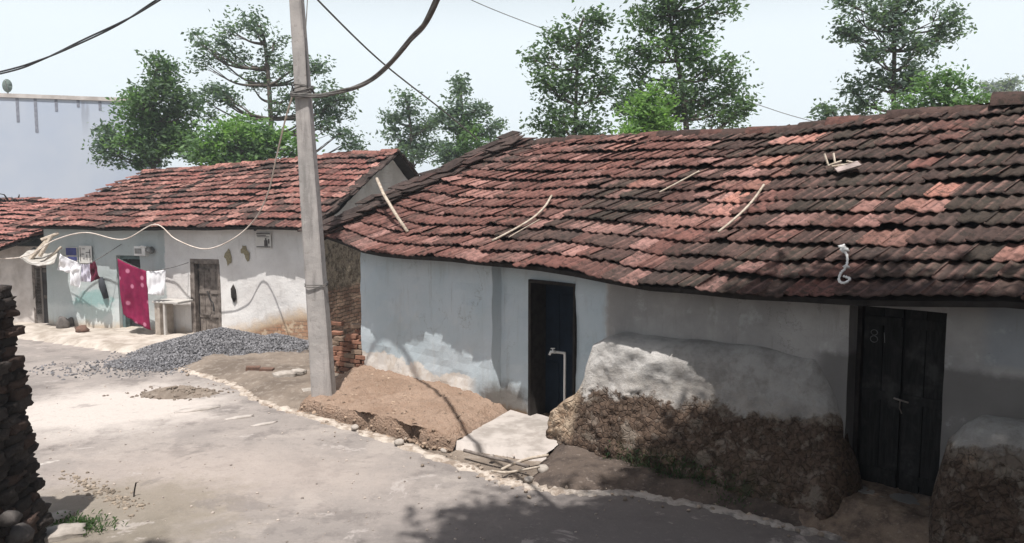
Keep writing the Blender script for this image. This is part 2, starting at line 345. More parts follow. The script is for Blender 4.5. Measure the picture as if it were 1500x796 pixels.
def caps(name, Rg, ulen, parent, clr, step=.42, r=.11, seed=1, u0=0.0, tall=None):
    rnd = random.Random(seed); mb = MB(); u = u0
    while u < ulen - .05:
        a = Rg(u) + Vector((0, 0, rnd.uniform(-.015, .02))); b = Rg(min(ulen, u + step * 1.08)) + Vector((0, 0, rnd.uniform(-.02, .02))); t = (b - a).normalized(); s_ = t.cross(Vector((0, 0, 1))).normalized(); s_ += t * rnd.uniform(-.06, .06); c = clr(u, rnd)
        k = tall(u) if tall else 1; rr = r * k
        for (r0, fl) in ((rr, 0), (rr - .018, 1)):
            pts = [];
            for e, (q, w) in enumerate(((a, 1.1), (b, .95))):
                for i in range(9):
                    an = math.pi * i / 8; pts.append(q + s_ * (math.cos(an) * r0 * 1.15 * w) + Vector((0, 0, math.sin(an) * r0 * w - .045 + (k - 1) * .12)))
            mb.add(pts, [(i, i + 1, 10 + i, 9 + i) for i in range(8)], c)
        b0 = len(mb.v) - 36   # close both rims
        mb.f += [(b0 + i, b0 + i + 1, b0 + 19 + i, b0 + 18 + i) for i in range(8)] + [(b0 + 9 + i, b0 + 10 + i, b0 + 28 + i, b0 + 27 + i) for i in range(8)]
        u += step
    return mb.build(name, M['tile'], parent, smooth=True)

RED = (.155, .072, .06); PINK = (.35, .195, .17); DARK = (.066, .046, .040); MOSS = (.056, .044, .036); BROWN = (.098, .058, .05)
def vmix(a, b, t): return tuple(x + (y - x) * t for x, y in zip(a, b))

# ------------------------------------------------------------------ near house
house = empty('tiled_house', HO, math.atan2(HD.y, HD.x), label='long low blue-painted mud house under a dark mossy clay tile roof beside the road', cat='house')
EZ = [(-4.4, 2.47), (-3.6, 2.33), (-3.0, 2.23), (-.5, 2.24), (1.2, 2.2), (2.1, 2.10), (3.3, 2.11), (4.4, 2.14), (5.6, 2.24), (9, 2.24)]
RZ = [(-2.7, 4.13), (.7, 4.06), (2.1, 4.02), (2.8, 4.06), (4.6, 4.10), (9, 4.1)]
S0, S1, SR0, SR1, OV, RB = -4.35, 8.9, -2.68, 9.0, .575, 2.6; UL = S1 - S0
def mE(u):
    s = S0 + u; return Vector((s, -OV + .05 * nz(s * .9, 3), lerpn(s, EZ) + .02 * nz(s * 1.3)))
def mR(u):
    s = SR0 + (SR1 - SR0) * u / UL; return Vector((s, RB, lerpn(s, RZ) + .02 * nz(s * 1.1, 5)))
def mB(u):
    s = -1.0 + 10.0 * u / UL; return Vector((s, 2 * RB + .4, 2.25))
GRIDP = []
for iu in range(120):
    for iv in range(27):
        v_ = (iv + .5) / 27; q_ = mE(iu * UL / 120).lerp(mR(iu * UL / 120), v_); GRIDP.append((q_.x, v_, HO + HD * q_.x + HN * q_.y + Vector((0, 0, q_.z))))
FRESH = []
for px, py in ((1258, 305), (1374, 295), (1478, 378), (1160, 205), (1188, 200), (1145, 228), (1120, 232), (1155, 250), (1130, 268), (1060, 300), (1082, 298), (1045, 275), (1062, 278), (915, 222), (925, 212), (905, 218), (895, 236), (700, 270), (745, 262), (690, 290), (955, 272), (1005, 330), (975, 335), (1300, 358)):
    best = min((((P_.x / P_.y * FPX + 750 - px) ** 2 + (398 - ((P_ - CP).dot(UP) / (P_ - CP).dot(FW)) * FPX - py) ** 2), s_, v_) for s_, v_, P_ in GRIDP)
    FRESH.append((best[1], best[2], 1.0 if px in (1258, 1374, 1478, 1160, 1188, 1060, 915, 700) else .6))
def mcol(u, v, rnd):
    s = (S0 + u) * (1 - v) + (SR0 + (SR1 - SR0) * u / UL) * v
    d = .27 + .085 * (s - .2) + .30 * v * sst(0, 3, s) + .9 * nz(s * .55, v * 2.5, 4.0) + .55 * nz(s * 1.6, v * 7, 8.0) + rnd.gauss(0, .16)
    if s > 2 and v < .32: d -= .22
    if s < -2.2 and v > .8: d += .3
    c = vmix(RED, BROWN, min(1, max(0, d * 1.9))); c = vmix(c, DARK if rnd.random() < .6 else MOSS, sst(.34, .82, d))
    pr = .12 + .35 * sst(.12, .5, nz(s * .8, v * 5, 31)) - .14 * sst(2, 5, s)
    if rnd.random() < pr: c = vmix(c, PINK, rnd.uniform(.35, .85))
    for fs, fv, fk in FRESH:
        if abs(s - fs) < .15 and abs(v - fv) < .045: c = vmix(c, vmix(PINK, (.42, .2, .155), rnd.random()), fk * rnd.uniform(.6, .95))
    k = rnd.uniform(.8, 1.2); return tuple(x * k for x in c)
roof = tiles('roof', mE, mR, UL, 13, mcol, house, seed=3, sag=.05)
dk = MB(); deck(dk, mE, mR, UL); deck(dk, mB, mR, UL); dk.build('roof_batten_deck', M['wood_dark'], roof)
def bcol(u, v, rnd): return (lambda k_, q_: tuple(x * k_ for x in q_))(rnd.uniform(.8, 1.2), vmix(BROWN, DARK, rnd.random()))
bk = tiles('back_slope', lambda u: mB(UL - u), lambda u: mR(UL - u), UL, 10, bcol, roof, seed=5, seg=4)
caps('ridge_capping', mR, UL, roof, lambda u, r: (lambda k_, q_: tuple(x * k_ for x in q_))(r.uniform(.7, 1.2), vmix(BROWN, DARK, .55) if r.random() < .75 else vmix(BROWN, RED, .6)), seed=4, tall=lambda u: 1.0 if u < 8.2 else 1.45)
# dark stacked tiles along the sloping left edge
vb = MB(); rnd = random.Random(9)
for k in range(30):
    for lay in range(5):
        v = (k + rnd.random() * .6) / 30; a = mE(.05).lerp(mR(.05), v); t = (mR(0) - mE(0)).normalized(); s_ = Vector((-1, -.15, 0)).normalized()
        p = a + s_ * rnd.uniform(-.12, .42) + Vector((0, 0, .03 + lay * .035 + rnd.uniform(-.012, .012))); w, l, h = .24, .34, .018; up = s_.cross(t).normalized() * -1; yw = rnd.uniform(-.4, .4); s2 = (s_ + t * yw).normalized(); t2 = (t - s_ * yw + Vector((0, 0, rnd.uniform(-.12, .06)))).normalized()
        vs = [p + s2 * (x * w / 2) + t2 * (y * l / 2) + up * (z * h) for x in (-1, 1) for y in (-1, 1) for z in (0, 1)]
        k_ = rnd.uniform(.5, 1.3); c = tuple(q * k_ for q in (DARK if rnd.random() < .85 else BROWN))
        vb.add(vs, [(0, 1, 3, 2), (4, 6, 7, 5), (0, 4, 5, 1), (2, 3, 7, 6), (0, 2, 6, 4), (1, 5, 7, 3)], c)
vb.build('verge_tiles', M['tile'], roof)

def facade(x0, x1, z1, ops, yfun, t, cell=.11, z0=-.1, brk=()):
    """wall sheet in local x/z with openings [(xa, xb, za, zb)] and reveals t deep"""
    mb = MB(); xs = set(np.arange(x0, x1, cell)) | {x1} | set(brk); zs = set(np.arange(z0, z1, cell)) | {z1}
    for a, b, c, d in ops: xs |= {a, b}; zs |= {c, d}
    def clean(l, keep):
        l = sorted(l); out = []
        for q in l:
            if out and q - out[-1] < .03:
                if q in keep: out[-1] = q
                continue
            out.append(q)
        return out
    xs = clean(xs, {q for o in ops for q in o[:2]} | {x1} | set(brk)); zs = clean(zs, {q for o in ops for q in o[2:]} | {z1})
    ins = lambda x, z: any(a < x < b and c < z < d for a, b, c, d in ops)
    vs = [(x, yfun(x, z), z) for z in zs for x in xs]; n = len(xs); fs = []
    for j in range(len(zs) - 1):
        for i in range(n - 1):
            if not ins((xs[i] + xs[i + 1]) / 2, (zs[j] + zs[j + 1]) / 2): fs.append((j * n + i, j * n + i + 1, (j + 1) * n + i + 1, (j + 1) * n + i))
    mb.add(vs, fs)
    for a, b, c, d in ops:
        zz = [z for z in zs if c <= z <= d]; xx = [x for x in xs if a <= x <= b]
        for x in (a, b): mb.grid(1, len(zz) - 1, lambda u, v: (x, yfun(x, zz[int(round(v * (len(zz) - 1)))]) * (1 - u) + t * u, zz[int(round(v * (len(zz) - 1)))]))
        for z in (c, d): mb.grid(len(xx) - 1, 1, lambda u, v: (xx[int(round(u * (len(xx) - 1)))], yfun(xx[int(round(u * (len(xx) - 1)))], z) * (1 - v) + t * v, z))
    return mb
def mat_mainwall():
    t = NT('painted_mud_wall', .93, .12); X = t.xyz(); n = t.noise(1.4, 8); n2 = t.noise(6, 8, rough=.7); n3 = t.noise(38, 4); nv = t.noise(2.0, 6, t.scale((3, 3, .5)))
    blue = t.mix(t.step(n, .3, .7), (.44, .515, .555), (.50, .56, .60)); grey = t.mix(t.step(n, .35, .65), (.40, .385, .37), (.29, .28, .272))
    c = t.mix(t.step(t.add(X[0], t.mul(n2, .25)), 1.33, 1.5), blue, grey)
    c = t.mix(t.mul(t.step(nv, .52, .72), .22), c, (.26, .25, .23))
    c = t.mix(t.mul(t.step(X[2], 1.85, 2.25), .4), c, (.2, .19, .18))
    # around and right of the second door the lower wall is darker grey
    low = t.mul(t.step(t.add(X[0], t.mul(n2, .1)), 3.9, 4.1), t.step(t.add(X[2], t.mul(n2, .12)), 1.68, 1.6)); c = t.mix(t.mul(low, .75), c, (.13, .122, .116))
    b2 = t.mul(t.step(X[0], 5.3, 5.45), t.step(X[2], 1.6, 1.7)); c = t.mix(t.mul(b2, .6), c, (.27, .3, .33))
    # paint gone along the foot of the blue wall
    zz = t.add(X[2], t.mul(t.math('SUBTRACT', n2, .5), .22)); zz = t.add(zz, t.mul(t.math('SUBTRACT', n, .5), .5))
    bare = t.mul(t.step(zz, .52, .48), t.step(X[0], -.9, -1.2)); c = t.mix(bare, c, t.mix(t.step(n2, .4, .65), (.72, .69, .65), (.62, .56, .49)))
    mud = t.step(t.add(X[2], t.mul(n2, .25)), .33, .24); c = t.mix(mud, c, t.mix(t.step(n2, .4, .6), (.3, .2, .13), (.16, .11, .075)))
    st = t.ell(-.45, .18, .5, .3, (0, 2), .8, n2, .5); c = t.mix(t.mul(st, .8), c, (.1, .07, .045))
    ck = t.mul(t.step(t.math('ABSOLUTE', t.math('SUBTRACT', t.noise(1.1, 9, rough=.66), .5)), .0045, .001), t.step(t.noise(.9, 2), .5, .6)); c = t.mix(t.mul(ck, .6), c, (.16, .15, .14))
    hs = t.step(t.voro(1.5), .035, .02); c = t.mix(t.mul(hs, .8), c, (.06, .055, .05)); dr = t.noise(2.6, 6, t.scale((4, 4, .28)), .7); c = t.mix(t.mul(t.mul(t.step(dr, .55, .7), t.step(X[2], .7, 2.0)), .4), c, (.2, .185, .165))
    sm_ = t.step(t.noise(3.0, 7, rough=.7), .58, .7); c = t.mix(t.mul(sm_, .28), c, (.62, .63, .63))
    c = t.mix(t.mul(t.step(n3, .66, .72), .3), c, (.15, .13, .11)); t.bump(t.add(t.mul(n2, .8), t.mul(n3, .25)), .45, .025); return t.out(c)
M['mainwall'] = mat_mainwall()
def wy(x, z):
    y = .035 * fbm(x, z, 0, .9) + .012 * nz(x, z, 0, 5)
    if x < -.61: y -= .14
    if x > 1.25: y -= .05 * sst(1.25, 1.4, x)
    return y
wall_mb = facade(-3.9, 8.6, 2.42, [(-.03, .80, .1, 2.0), (4.24, 5.07, .28, 2.06)], wy, .34, brk=(-.63, -.59))
# the other three sides and the inner faces
def strip(mb, pts, z0, z1s, n=14):
    for (a, za), (b, zb) in zip(list(zip(pts, z1s)), list(zip(pts, z1s))[1:]):
        mb.grid(n, 8, lambda u, v: (a[0] + (b[0] - a[0]) * u, a[1] + (b[1] - a[1]) * u, z0 + (za + (zb - za) * u - z0) * v))
strip(wall_mb, [(-3.9, -.04), (-2.45, 2.6), (-.9, 5.2), (8.6, 5.2), (8.6, 2.6), (8.6, 0)], -.1, [2.4, 3.98, 2.35, 2.35, 4.0, 2.35])
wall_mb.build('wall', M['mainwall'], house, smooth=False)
# middle door: dark blue leaf standing ajar inside a dark room
room = MB().box((-3.3, .36, .1), (3.9, 2.3, 2.1)); room.build('room_lining', M['interior'], house)
for o in (bpy.data.objects['room_lining'],):
    bm = bmesh.new(); bm.from_mesh(o.data)
    bm.faces.ensure_lookup_table(); bmesh.ops.delete(bm, geom=[f for f in bm.faces if abs(f.calc_center_median().y - .36) < 1e-4], context='FACES'); bm.to_mesh(o.data); bm.free()
M['door_blue'] = simple('dark_blue_paint', (.012, .019, .03), (.008, .012, .018), 4, .8, .2, spec=.08)
d1 = MB().box((.02, .27, .11), (.60, .31, 1.97)); 
door = d1.build('blue_door', M['door_blue'], house, bevel=.004)
pm = MB()
for z0, z1 in ((.3, .85), (1.0, 1.8)):
    for x0, x1 in ((.06, .28), (.34, .55)): pm.box((x0, .255, z0), (x1, .268, z1))
pm.build('panel', M['door_blue'], door, bevel=.004)
fr = MB().box((-.027, -.03, .1), (.018, .34, 2.0)).box((.77, -.03, .1), (.797, .34, 2.0)).box((.018, -.03, 1.96), (.77, .34, 1.998)); fr.build('door_frame', M['wood_dark'], house)
# second door: two old plank leaves
td = NT('old_plank', .9, .05); n_ = td.noise(6, 8, td.scale((5, 5, .5)), .7); n4 = td.noise(3, 6); td.bump(n_, .5, .01)
cc_ = td.mix(td.step(n_, .35, .65), (.028, .027, .026), (.013, .0125, .012)); cc_ = td.mix(td.mul(td.step(td.add(n4, td.mul(n_, .4)), .7, .9), .6), cc_, (.075, .072, .07))
M['door_old'] = td.out(cc_)
def leaf(x0, x1, nm):
    f = MB(); w = x1 - x0
    for k in range(2): f.box((x0 + w * k / 2 + .004, .2, .3), (x0 + w * (k + 1) / 2 - .004, .235, 2.04), jit=.002)
    o = f.build('door_leaf', M['door_old'], house, bevel=.003)
    for z in (.42, 1.18, 1.9): MB().box((x0 + .01, .178, z - .045), (x1 - .01, .198, z + .045), jit=.003).build('crossbar', M['door_old'], o, bevel=.003)
    return o
lf1 = leaf(4.29, 4.645, 'a'); lf2 = leaf(4.665, 5.02, 'b')
MB().tube([(4.6, .16, 1.18), (4.68, .15, 1.17), (4.73, .16, 1.16)], .009).tube([(4.66, .15, 1.17), (4.66, .14, 1.1), (4.68, .145, 1.05)], .006).build("door_latch", M["wood_grey"], lf2)
MB().box((4.242, .15, .28), (4.285, .3, 2.06)).box((5.025, .15, .28), (5.068, .3, 2.06)).box((4.285, .15, 2.045), (5.025, .3, 2.075)).build('door_frame', M['wood_dark'], house, bevel=.004)
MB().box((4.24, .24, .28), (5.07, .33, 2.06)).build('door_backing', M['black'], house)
# chalk marks "8 1"
def strokes(name, lines, m, parent, r=.006):
    mb = MB()
    for l in lines: mb.tube(l, r, 5)
    return mb.build(name, m, parent)
def ring(cx, cz, rx, rz, y): return [(cx + rx * math.cos(a * math.pi / 5), y, cz + rz * math.sin(a * math.pi / 5)) for a in range(11)]
M['chalk'] = simple('chalk', (.2, .2, .2), (.1, .1, .1), 20, .95, 0)
strokes('chalk_mark', [ring(4.385, 1.78, .03, .026, .2), ring(4.385, 1.715, .034, .032, .2), [(4.475, .2, 1.79), (4.485, .2, 1.69)]], M['chalk'], lf1, .004)

# mud buttresses against the wall
def buttress(name, s0, s1, hf, pf, m, cell=.028, back=.02, rough=.05, seed=0, par=None, bulge=.35, rnd_top=.12):
    mb = MB(); nu = int((s1 - s0) / cell); nv = 64
    def fn(a, b):
        s = s0 + (s1 - s0) * a; h = hf(s); e = min(a, 1 - a) * (s1 - s0); ed = math.sqrt(max(0, 1 - (1 - min(1, e / bulge)) ** 2))
        z = h * b; rt_ = rnd_top(s) if callable(rnd_top) else rnd_top; tz = max(0, (z - (h - rt_)) / rt_); p = pf(s, z, h) * ed * math.sqrt(max(0, 1 - tz ** 2.4)) + .0
        vd = mnoise.voronoi(Vector((s * 7.5 + seed + .6 * nz(s * 3, z * 3), z * 9, 0)))[0]; vd2 = mnoise.voronoi(Vector((s * 17, z * 19, seed)))[0]; lowm = sst(.98, .72, z + .22 * fbm(s, z, 3, 2.5))
        n_ = rough * fbm(s, z, seed, 2.3) + lowm * (.055 * min(.5, vd[1] - vd[0]) * (1 if nz(s * 2.2, z * 2.2, 17) > -.25 else .2) + .03 * min(.5, vd2[1] - vd2[0]) + rough * .5 * fbm(s, z, seed, 8, 3)) - .01 * lowm
        return (s + .03 * fbm(s, z, seed + 5, 3), -p - n_ * ed * (1 - tz) + (back if ed < .05 or b > .985 else 0) - .02 * (1 - tz), z - .05 + rough * .9 * nz(s, b, seed, 2) * b)
    mb.grid(nu, nv, fn); return mb.build(name, m, par or house, smooth=True)
def mat_buttress():
    t = NT('crumbling_mud', .95, .1); X = t.xyz(); n = t.noise(2.2, 8); n2 = t.noise(7, 9, rough=.72); n3 = t.noise(26, 6, rough=.7); v = t.voro(11, t.scale((1, 1, 1.3)))
    lime = t.mix(t.step(n, .38, .66), (.58, .56, .535), (.38, .365, .35)); lime = t.mix(t.mul(t.step(n2, .5, .7), .45), lime, (.28, .25, .225)); lime = t.mix(t.mul(t.step(t.add(X[0], t.mul(n, .9)), 2.2, 3.1), .6), lime, t.mix(t.step(n2, .4, .62), (.30, .285, .27), (.2, .185, .17)))  # lime darkens rightwards: tree shade painted into its colour
    wv = t.n.new('ShaderNodeMixRGB'); wv.inputs[0].default_value = .13; t.l.new(t.co, wv.inputs[1]); nw = t.n.new('ShaderNodeTexNoise'); nw.inputs['Scale'].default_value = 5; t.l.new(t.co, nw.inputs[0]); t.l.new(nw.outputs['Color'], wv.inputs[2])
    st = t.voro(15, wv.outputs[0], 'F1', 'Color'); sg = t.n.new('ShaderNodeSeparateXYZ'); t.l.new(st, sg.inputs[0]); ve = t.voro(15, wv.outputs[0], 'DISTANCE_TO_EDGE')
    rub = t.mix(sg.outputs[0], (.075, .052, .04), (.155, .112, .085)); rub = t.mix(t.mul(t.step(sg.outputs[1], .7, .9), .6), rub, (.23, .195, .165)); rub = t.mix(t.mul(t.step(n2, .36, .52), .88), rub, t.mix(t.step(n3, .4, .6), (.115, .08, .06), (.06, .043, .033)))
    rub = t.mix(t.mul(t.mul(t.step(ve, .07, .0), t.step(n3, .4, .55)), .7), rub, (.03, .022, .018)); rub = t.mix(t.mul(t.step(n3, .56, .62), .5), rub, (.055, .04, .032)); rub = t.mix(t.mul(t.step(t.noise(3.2, 7, rough=.65), .55, .62), .55), rub, (.27, .23, .19))
    nd_ = t.noise(2.6, 8, None, .6); z = t.add(t.add(X[2], t.mul(t.math('SUBTRACT', n2, .5), .45)), t.mul(t.math('SUBTRACT', nd_, .5), .65))
    k = t.step(t.math('SUBTRACT', z, t.mul(X[0], .045)), .70, .80); left = t.mul(t.step(X[0], 1.32, 1.2), t.step(z, .16, .30)); c = t.mix(k, rub, lime); c = t.mix(t.mul(left, .85), c, t.mix(t.step(n2, .4, .65), (.5, .4, .3), (.3, .21, .145)))
    sc = t.mul(t.step(t.add(n2, t.mul(n3, .4)), .78, .72), t.mul(t.step(z, 1.12, 1.0), t.step(z, .78, .9))); c = t.mix(t.mul(sc, .35), c, (.3, .26, .22))
    gm = t.mul(t.mul(t.step(X[2], .5, .05), t.step(n2, .42, .6)), t.mul(t.step(X[0], 1.7, 2.2), t.step(X[0], 4.0, 3.4))); c = t.mix(t.mul(gm, .7), c, (.035, .055, .025))
    t.bump(t.add(t.mul(n3, .35), t.add(n2, t.mul(t.mul(t.step(ve, 0, .12), t.math('SUBTRACT', 1.0, k)), .5))), .7, .04); return t.out(c)
M['buttress'] = mat_buttress()
def h_main(s): return lerpn(s, [(.7, .45), (.95, .66), (1.2, .82), (1.3, 1.1), (1.38, 1.45), (1.6, 1.53), (3.4, 1.6), (3.92, 1.58), (4.1, 1.3), (4.26, .8), (4.42, .3)])
def p_main(s, z, h): return lerpn(s, [(.6, .42), (1.2, .46), (1.4, .42), (2.0, .38), (2.8, .27), (3.5, .17), (4.4, .08)]) + lerpn(s, [(.6, .1), (1.5, .16), (3.2, .3), (4.4, .42)]) * sst(1.15, .1, z) ** 1.3
buttress('mud_buttress', .62, 4.42, h_main, p_main, M['buttress'], seed=2, bulge=.24, rnd_top=lambda s: lerpn(s, [(1.2, .09), (1.8, .12), (2.6, .38), (4, .5)]))
def h_r(s): return lerpn(s, [(5.0, .35), (5.15, 1.0), (5.4, 1.27), (5.8, 1.36), (7, 1.38), (8.6, 1.3)])
buttress('mud_buttress', 5.02, 8.5, h_r, lambda s, z, h: .32 + .24 * sst(1.1, .1, z), M['buttress'], seed=7, bulge=.4, rough=.06, rnd_top=.4)
# trodden step below the second door
def mat_step():
    t = NT('trodden_mud_step', .9, .15); n = t.noise(5, 8, rough=.7); n2 = t.noise(24, 5); c = t.mix(t.step(n, .4, .65), (.2, .15, .115), (.09, .068, .055)); c = t.mix(t.mul(t.step(n2, .56, .7), .5), c, (.3, .25, .2)); t.bump(t.add(n, n2), .6, .03); return t.out(c)
sm = MB(); sm.grid(26, 16, lambda a, b: (4.0 + 1.3 * a, .3 - 1.0 * b - .06 * nz(a * 5, b), (.30 - .06 * b if b < .62 else max(-.05, .26 - (b - .62) * .85)) + .03 * fbm(a * 3, b * 3, 1, 2)))
sm.build('door_step', mat_step(), house, smooth=True)
# mud plinth left of the middle door, and the pale cement slab before the door
def mat_plinth():
    t = NT('brown_mud', .95, .1); n = t.noise(1.8, 8); n2 = t.noise(8, 8, rough=.72); n3 = t.noise(32, 5); v = t.voro(5, None, 'DISTANCE_TO_EDGE')
    c = t.mix(t.step(n, .35, .65), (.38, .275, .21), (.30, .21, .155)); c = t.mix(t.mul(t.step(n2, .52, .7), .6), c, (.24, .15, .1)); c = t.mix(t.mul(t.step(n3, .58, .72), .45), c, (.5, .38, .29)); c = t.mix(t.mul(t.step(n2, .4, .3), .6), c, (.47, .36, .27))
    z = t.xyz()[2]; c = t.mix(t.mul(t.step(t.add(z, t.mul(n2, .1)), .2, .1), .6), c, (.15, .11, .085)); vs2 = t.voro(34); n9 = t.noise(2.6, 8, rough=.7); c = t.mix(t.mul(t.mul(t.step(vs2, .32, .2), t.step(n9, .5, .6)), .6), c, (.42, .33, .27)); c = t.mix(t.mul(t.step(n9, .42, .3), .5), c, (.19, .14, .105)); t.bump(t.add(t.add(n2, t.mul(n3, .7)), t.mul(vs2, -.5)), .9, .04); return t.out(c)
PB = [(HO, 0)]
def toloc(p): d = p - HO; return Vector((d.dot(HD), d.dot(HN), p.z))
fe = [toloc(G(*q)) for q in ((437, 602), (470, 609), (520, 624), (570, 638), (620, 650), (668, 657))]; be = [Vector((-4.45, .15, 0)), Vector((-3.9, .12, 0)), Vector((-3.0, .12, 0)), Vector((-2.2, .12, 0)), Vector((-1.3, .12, 0)), Vector((-.45, .1, 0))]
feS, beS = smooth_path(fe, 10), smooth_path(be, 10)
pm_ = MB(); NP = len(feS) - 1
HOLES = [toloc(G(545, 612, .12)), toloc(G(607, 632, .1))]
def plf(a, b):
    i = a * NP; i0 = min(NP - 1, int(i)); f = feS[i0].lerp(feS[i0 + 1], i - i0); k = beS[i0].lerp(beS[i0 + 1], i - i0)
    q = k.lerp(f, min(1, b / .8) * .97) if b < .8 else f + Vector((0, 0, 0)) + (f - k).normalized() * ((b - .8) * .35)
    top = .30 - .05 * (b / .8) + .05 * fbm(q.x, q.y, 2, 1.4)
    top *= lerpn(a, [(0, .45), (.15, .8), (.8, .95), (.93, .7), (1, .3)])
    z = top if b < .8 else top * (1 - ((b - .8) / .2) ** 1.4) - .04 * (b - .8) / .2
    vd = mnoise.voronoi(Vector((q.x * 6, q.y * 6, 2)))[0]; z += .03 * fbm(q.x, q.y, 4, 5) + .02 * min(.4, vd[1] - vd[0]) * sst(-.1, .4, nz(q.x * 1.5, q.y * 1.5, 5)) + .012 * nz(q.x * 18, q.y * 18); q.x += .05 * fbm(q.x, q.y, 7, 3) * (1 if b > .7 else 0); q.y += .04 * fbm(q.x, q.y, 9, 4) * (1 if b > .7 else 0)
    for h in HOLES:
        d = math.hypot(q.x - h.x, (q.y - h.y)); w = math.exp(-(d / .14) ** 2); q.y += .42 * w * (1 if b > .82 else 0); z -= .03 * w
    return (q.x, q.y, z)
pm_.grid(200, 110, plf); pm_.build('mud_plinth', mat_plinth(), house, smooth=True)
M['slab'] = simple('pale_cement', (.46, .42, .39), (.31, .28, .255), 4, .9, .3, 30, a=.4, b=.65)
sq = [toloc(G(*q)) for q in ((668, 657), (790, 672), (838, 640))]; sb = MB()
def slf(a, b):
    p0, p1, p2, p3 = Vector((-.42, .1, 0)), Vector((.84, .1, 0)), sq[1] + Vector((.1, -.02, 0)), sq[0] + Vector((-.04, 0, 0)); q = p0.lerp(p1, a).lerp(p3.lerp(p2, a), b)
    return (q.x + .03 * fbm(q.x, q.y, 1, 3) * b, q.y + .05 * fbm(q.x, q.y, 3, 3) * b, .125 - .05 * b + .006 * nz(q.x * 4, q.y * 4) - (.16 if b > .985 else 0))
sb.grid(30, 72, slf).build('door_slab', M['slab'], house, smooth=True)

# ------------------------------------------------------------------ far whitewashed house
hl = empty('whitewashed_house', L0, math.atan2(LD.y, LD.x), label='whitewashed house with a red tile roof, plank door and bare gable behind the concrete pole', cat='house')
def toL(p): d = p - L0; return Vector((d.dot(LD), d.dot(LN), p.z))
def onL(px, py, off=0.0): return toL(hit(px, py, L0 + LN * off, LN))
LEV, LRB = .46, 3.5
lez = [(-.4, 2.5), (2, 2.46), (4, 2.48), (6.3, 2.52), (8.2, 2.50)]; lrz = [(-.5, 3.93), (2, 4.05), (4, 4.17), (6, 4.31), (8.2, 4.38)]
LU = LH + .52
def lE(u): x = -.4 + u; return Vector((x, -LEV + .05 * nz(x, 7), lerpn(x, lez) + .025 * nz(x * 1.1, 2)))
def lR(u): x = -.4 + u; return Vector((x + .1, LRB, lerpn(x, lrz) + .03 * nz(x * .9, 4)))
def lB(u): x = -.4 + u; return Vector((x, 2 * LRB + .4, 2.5))
def lcol(u, v, rnd):
    d = .25 + .8 * nz(u * .5, v * 3, 12) + rnd.gauss(0, .22) + (.2 if v > .9 else 0); c = vmix((.22, .09, .075), BROWN, min(1, max(0, d * 1.3)))
    if rnd.random() < .36: c = vmix(c, (.40, .21, .175), rnd.uniform(.2, .9))
    if rnd.random() < .1: c = DARK
    k = rnd.uniform(.8, 1.2); return tuple(x * k for x in c)
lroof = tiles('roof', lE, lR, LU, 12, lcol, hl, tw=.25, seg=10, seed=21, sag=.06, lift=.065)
dk = MB(); deck(dk, lE, lR, LU); deck(dk, lB, lR, LU); dk.build('roof_batten_deck', M['wood_dark'], lroof)
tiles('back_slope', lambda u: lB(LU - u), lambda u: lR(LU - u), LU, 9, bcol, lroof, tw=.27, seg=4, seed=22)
caps('ridge_capping', lR, LU, lroof, lambda u, r: (lambda k_, q_: tuple(x * k_ for x in q_))(r.uniform(.8, 1.2), vmix((.42, .2, .165), RED, r.random())), seed=24)
vb = MB(); rnd = random.Random(19)
for side in (0, 1):
    A, B = (lE(LU), lR(LU)) if not side else (lB(LU), lR(LU))
    t = (B - A).normalized(); s_ = Vector((1, 0, 0)); up = s_.cross(t).normalized(); up = up if up.z > 0 else -up
    for k in range(24):
        for lay in range(2):
            p = A.lerp(B, (k + rnd.random() * .5) / 24) + s_ * rnd.uniform(-.12, .0) + up * (lay * .03 - .02); w, l, h = .2, .3, .022
            vs = [p + s_ * (x * w / 2) + (t + up * rnd.uniform(-.1, .1)) * (y * l / 2) + up * (z * h) for x in (-1, 1) for y in (-1, 1) for z in (0, 1)]
            vb.add(vs, [(0, 1, 3, 2), (4, 6, 7, 5), (0, 4, 5, 1), (2, 3, 7, 6), (0, 2, 6, 4), (1, 5, 7, 3)], (lambda k_: tuple(q * k_ for q in DARK))(rnd.uniform(.5, 1.2)))
vb.build('verge_tiles', M['tile'], lroof)

